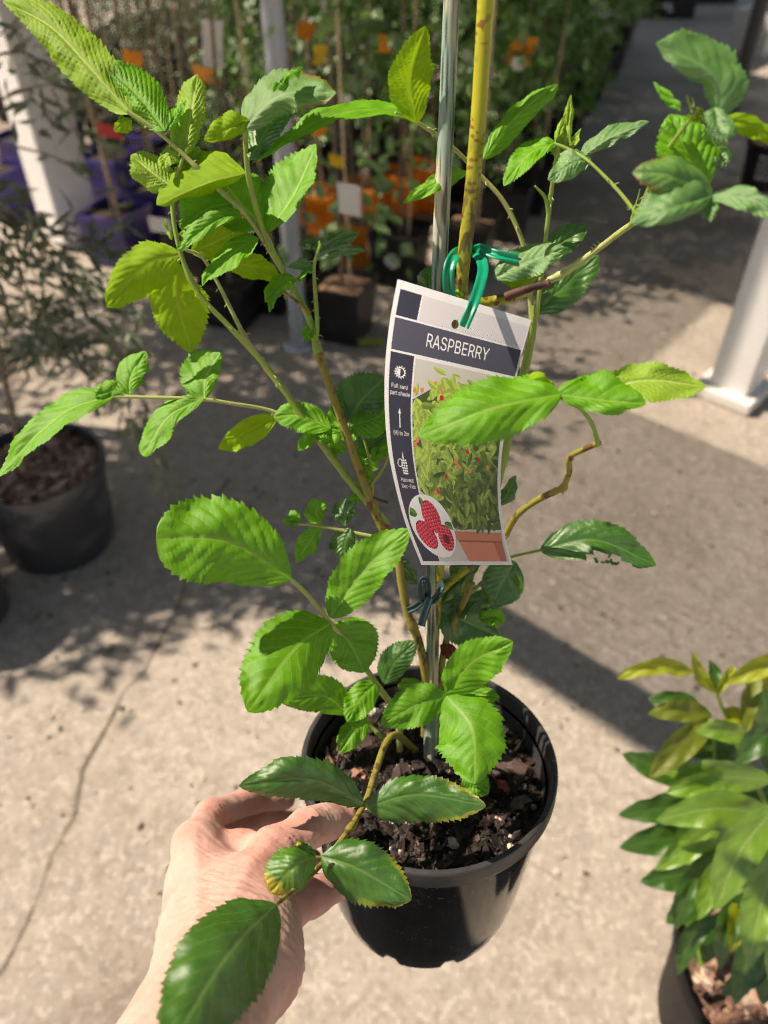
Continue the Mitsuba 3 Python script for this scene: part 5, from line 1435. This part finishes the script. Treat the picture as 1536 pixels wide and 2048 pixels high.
def hang(x, y, d, w, h, bs, name, label, group=None, rz=None):
    card(at(x, y, d * 0.76), w * 0.92, h * 0.92, bs, name, label, TG.uniform(-0.5, 0.5) if rz is None else rz, 0.35, group)


hang(1043, 102, 3.6, 0.10, 0.11, 'orange_card', 'orange_tag', 'bright orange tag hanging in the green saplings right of the yellow cane', rz=0.2)
hang(1036, 128, 3.58, 0.055, 0.05, 'white_plastic', 'white_tag', 'small white tag overlapping the bright orange tag', rz=0.2)
for (x, y, d, w, h, bs, name, lab) in [
    (640, 110, 3.4, 0.045, 0.07, 'yellow_card', 'yellow_tag', 'yellow tag in the foliage right of the steel pole, the upper of two'), (672, 322, 3.1, 0.05, 0.045, 'yellow_card', 'yellow_tag', 'yellow tag low in the foliage above the orange pots'),
    (612, 62, 3.5, 0.07, 0.06, 'orange_card', 'orange_tag', 'orange tag just right of the steel pole near the top'), (770, 88, 3.3, 0.05, 0.06, 'orange_card', 'orange_tag', 'orange tag in the foliage just left of the stake'),
    (425, 90, 3.2, 0.07, 0.16, 'white_plastic', 'white_tag', 'large white tag left of the steel pole near the top'), (412, 150, 3.1, 0.10, 0.05, 'orange_card', 'orange_tag', 'orange tag under the large white tag left of the steel pole'),
    (650, 20, 3.6, 0.03, 0.09, 'white_plastic', 'white_tag', 'narrow white tag right of the steel pole at the top edge'), (698, 400, 2.75, 0.07, 0.11, 'white_plastic', 'white_tag', 'white tag standing among the orange pots'),
    (880, 68, 3.7, 0.05, 0.06, 'white_plastic', 'white_tag', 'white tag in the foliage behind the stake'), (935, 110, 3.6, 0.035, 0.05, 'white_plastic', 'white_tag', 'small white tag between stake and yellow cane'),
    (690, 205, 3.2, 0.04, 0.05, 'white_plastic', 'white_tag', 'white tag right of the browned leaf tip'), (640, 262, 3.2, 0.045, 0.04, 'orange_card', 'orange_tag', 'orange tag below the long narrow toothed leaf'),
    (265, 118, 3.0, 0.06, 0.05, 'orange_card', 'orange_tag', 'pale orange tag above the big young leaf on the left'), (218, 262, 3.2, 0.09, 0.05, 'red_card', 'red_tag', 'red tag among the purple pots'),
     
    (320, 450, 3.0, 0.07, 0.06, 'white_plastic', 'white_tag', 'white tag low behind the pale canes on the left'), (1205, 25, 5.0, 0.07, 0.05, 'white_plastic', 'white_tag', 'pale tag at the far end of the green row')]:
    hang(x, y, d, w, h, bs, name, lab)
yp = on_ground(742, 692)
card((yp[0], yp[1], 0.02), 0.10, 0.05, 'lime_pot', 'fallen_tag', 'yellow-green tag lying on the paving right of the nearest black pot', 0.2, 1.4)

# ------------------------------------------------------------------ far right
pw = on_ground(1520, 372)
w_ = round_pot('black_pot', (pw[0], pw[1], 0.22), 0.125, 0.10, 0.22, 'black round pot with white print at the right edge', 'black_plain', soil_label='dark mulch in the pot with white print', seed=4)
V, Fc, k = [], [], 0
rs = np.random.default_rng(9)
for row in range(4):
    a = -2.35
    while a < -1.0:
        wa = rs.uniform(0.05, 0.14)
        zz = 0.155 - row * 0.031
        for z0, z1 in ((zz, zz + 0.018),):
            r0 = 0.1 + 0.019 * (zz / 0.2) + 0.0015
            for aa in (a, a + wa):
                V += [[pw[0] + r0 * math.cos(aa), pw[1] + r0 * math.sin(aa), z0], [pw[0] + r0 * math.cos(aa), pw[1] + r0 * math.sin(aa), z1]]
            Fc += [[k, k + 2, k + 3], [k, k + 3, k + 1]]
            k += 4
        a += wa + rs.uniform(0.03, 0.09)
part('print_patch', (np.array(V), np.array(Fc)), 'white_print', w_, False)


def crate(foot, w, d, h, rz, label):
    t = thing('black_crate', label, 'crate')
    th_ = 0.012
    c, s = math.cos(rz), math.sin(rz)
    for (ox, oy, sx, sy) in ((0, -d / 2, w, th_), (0, d / 2, w, th_), (-w / 2, 0, th_, d - th_), (w / 2, 0, th_, d - th_)):
        ctr = (foot[0] + ox * c - oy * s, foot[1] + ox * s + oy * c)
        part('side', box(sx, sy, h, (ctr[0], ctr[1], 0.0), rz), 'black_plain', t, False)
        part('rib', box(sx + 0.006, sy + 0.006, 0.02, (ctr[0], ctr[1], h * 0.5), rz), 'black_plain', t, False)
    part('floor', box(w - th_, d - th_, 0.012, (foot[0], foot[1], 0.01), rz), 'black_plain', t, False)
    return t


cf = on_ground(1322, 30)
cr = crate(cf, 0.50, 0.38, 0.26, -0.05, 'black plastic crate with white print on the sunlit strip at the top right')
V, Fc, k = [], [], 0
for (u0, u1, z0, z1) in [(-0.12, 0.02, 0.185, 0.215), (0.03, 0.06, 0.18, 0.215), (0.08, 0.13, 0.185, 0.21), (-0.05, 0.03, 0.09, 0.12), (0.0, 0.05, 0.06, 0.085)]:
    c, s = math.cos(-0.05), math.sin(-0.05)
    yy = -0.38 / 2 - 0.0105
    for u in (u0, u1):
        V += [[cf[0] + u * c - yy * s, cf[1] + u * s + yy * c, z0], [cf[0] + u * c - yy * s, cf[1] + u * s + yy * c, z1]]
    Fc += [[k, k + 2, k + 3], [k, k + 3, k + 1]]
    k += 4
part('print_patch', (np.array(V), np.array(Fc)), 'white_print', cr, False)
c2 = on_ground(1420, 8)
crate((c2[0], c2[1] + 0.2), 0.5, 0.4, 0.2, 0.1, 'black crate cut by the top edge right of the printed crate')
c3 = on_ground(1505, 105)
t = thing('grey_planter', 'pale grey planter box far back by the thin dark pole', 'planter')
part('side', lathe([(0, 0.004), (0.20, 0.004), (0.23, 0.30), (0.215, 0.30), (0.20, 0.25)], 4).apply_translation([c3[0], c3[1], 0]), 'white_print', t, False)
part('potting_mix', lathe([(0.001, 0.262), (0.205, 0.258)], 4).apply_translation([c3[0], c3[1], 0]), 'mulch', t, False)
# fallen leaves on the paving
for (x, y, lab) in [(58, 1255, 'fallen dark olive leaf on the paving below the olive pot'), (205, 1322, 'fallen pale leaf on the paving left of the broad leaf')]:
    p = on_ground(x, y)
    V, f = leaf_cloud(p[None] + [[0, 0, 0.006]], np.array([[0.35, 0.9, 0.05]]), 0.05, 0.013, np.random.default_rng(3), 0.4)
    single('fallen_leaf', (V, f), 'foliage_grey', lab, 'leaf', False)

gr = np.random.default_rng(41)
V, Fc, C, k = [], [], [], 0
for _ in range(1900):
    d = gr.uniform(0.55, 5.0)
    x = gr.uniform(-0.6, 0.6) * (d * 0.9 + 0.9)
    if gr.random() < 0.25:
        vv, ff = leaf_cloud(np.array([[x, d, 0.003]]), np.append(gr.normal(size=2), 0.05)[None], gr.uniform(0.008, 0.022), gr.uniform(0.003, 0.006), gr, 0.3)
        c = np.array([(0.16, 0.11, 0.06), (0.25, 0.18, 0.10), (0.10, 0.09, 0.05)][gr.integers(3)])
    else:
        s = gr.uniform(0.0012, 0.0042)
        vv, ff = chip(gr, s, s * 0.8, s * 0.5)
        vv = vv + [x, d, s * 0.35]
        c = np.array([(0.2, 0.17, 0.14), (0.45, 0.4, 0.33), (0.12, 0.09, 0.07), (0.55, 0.5, 0.44)][gr.integers(4)])
    V.append(vv)
    Fc.append(ff + k)
    C.append(np.tile(c, (len(vv), 1)))
    k += len(vv)
single('grit', (np.vstack(V), np.vstack(Fc)), 'vertex_paint', 'scattered grit and dry leaf crumbs on the paving', 'grit', False, None, 'stuff', color=np.vstack(C))
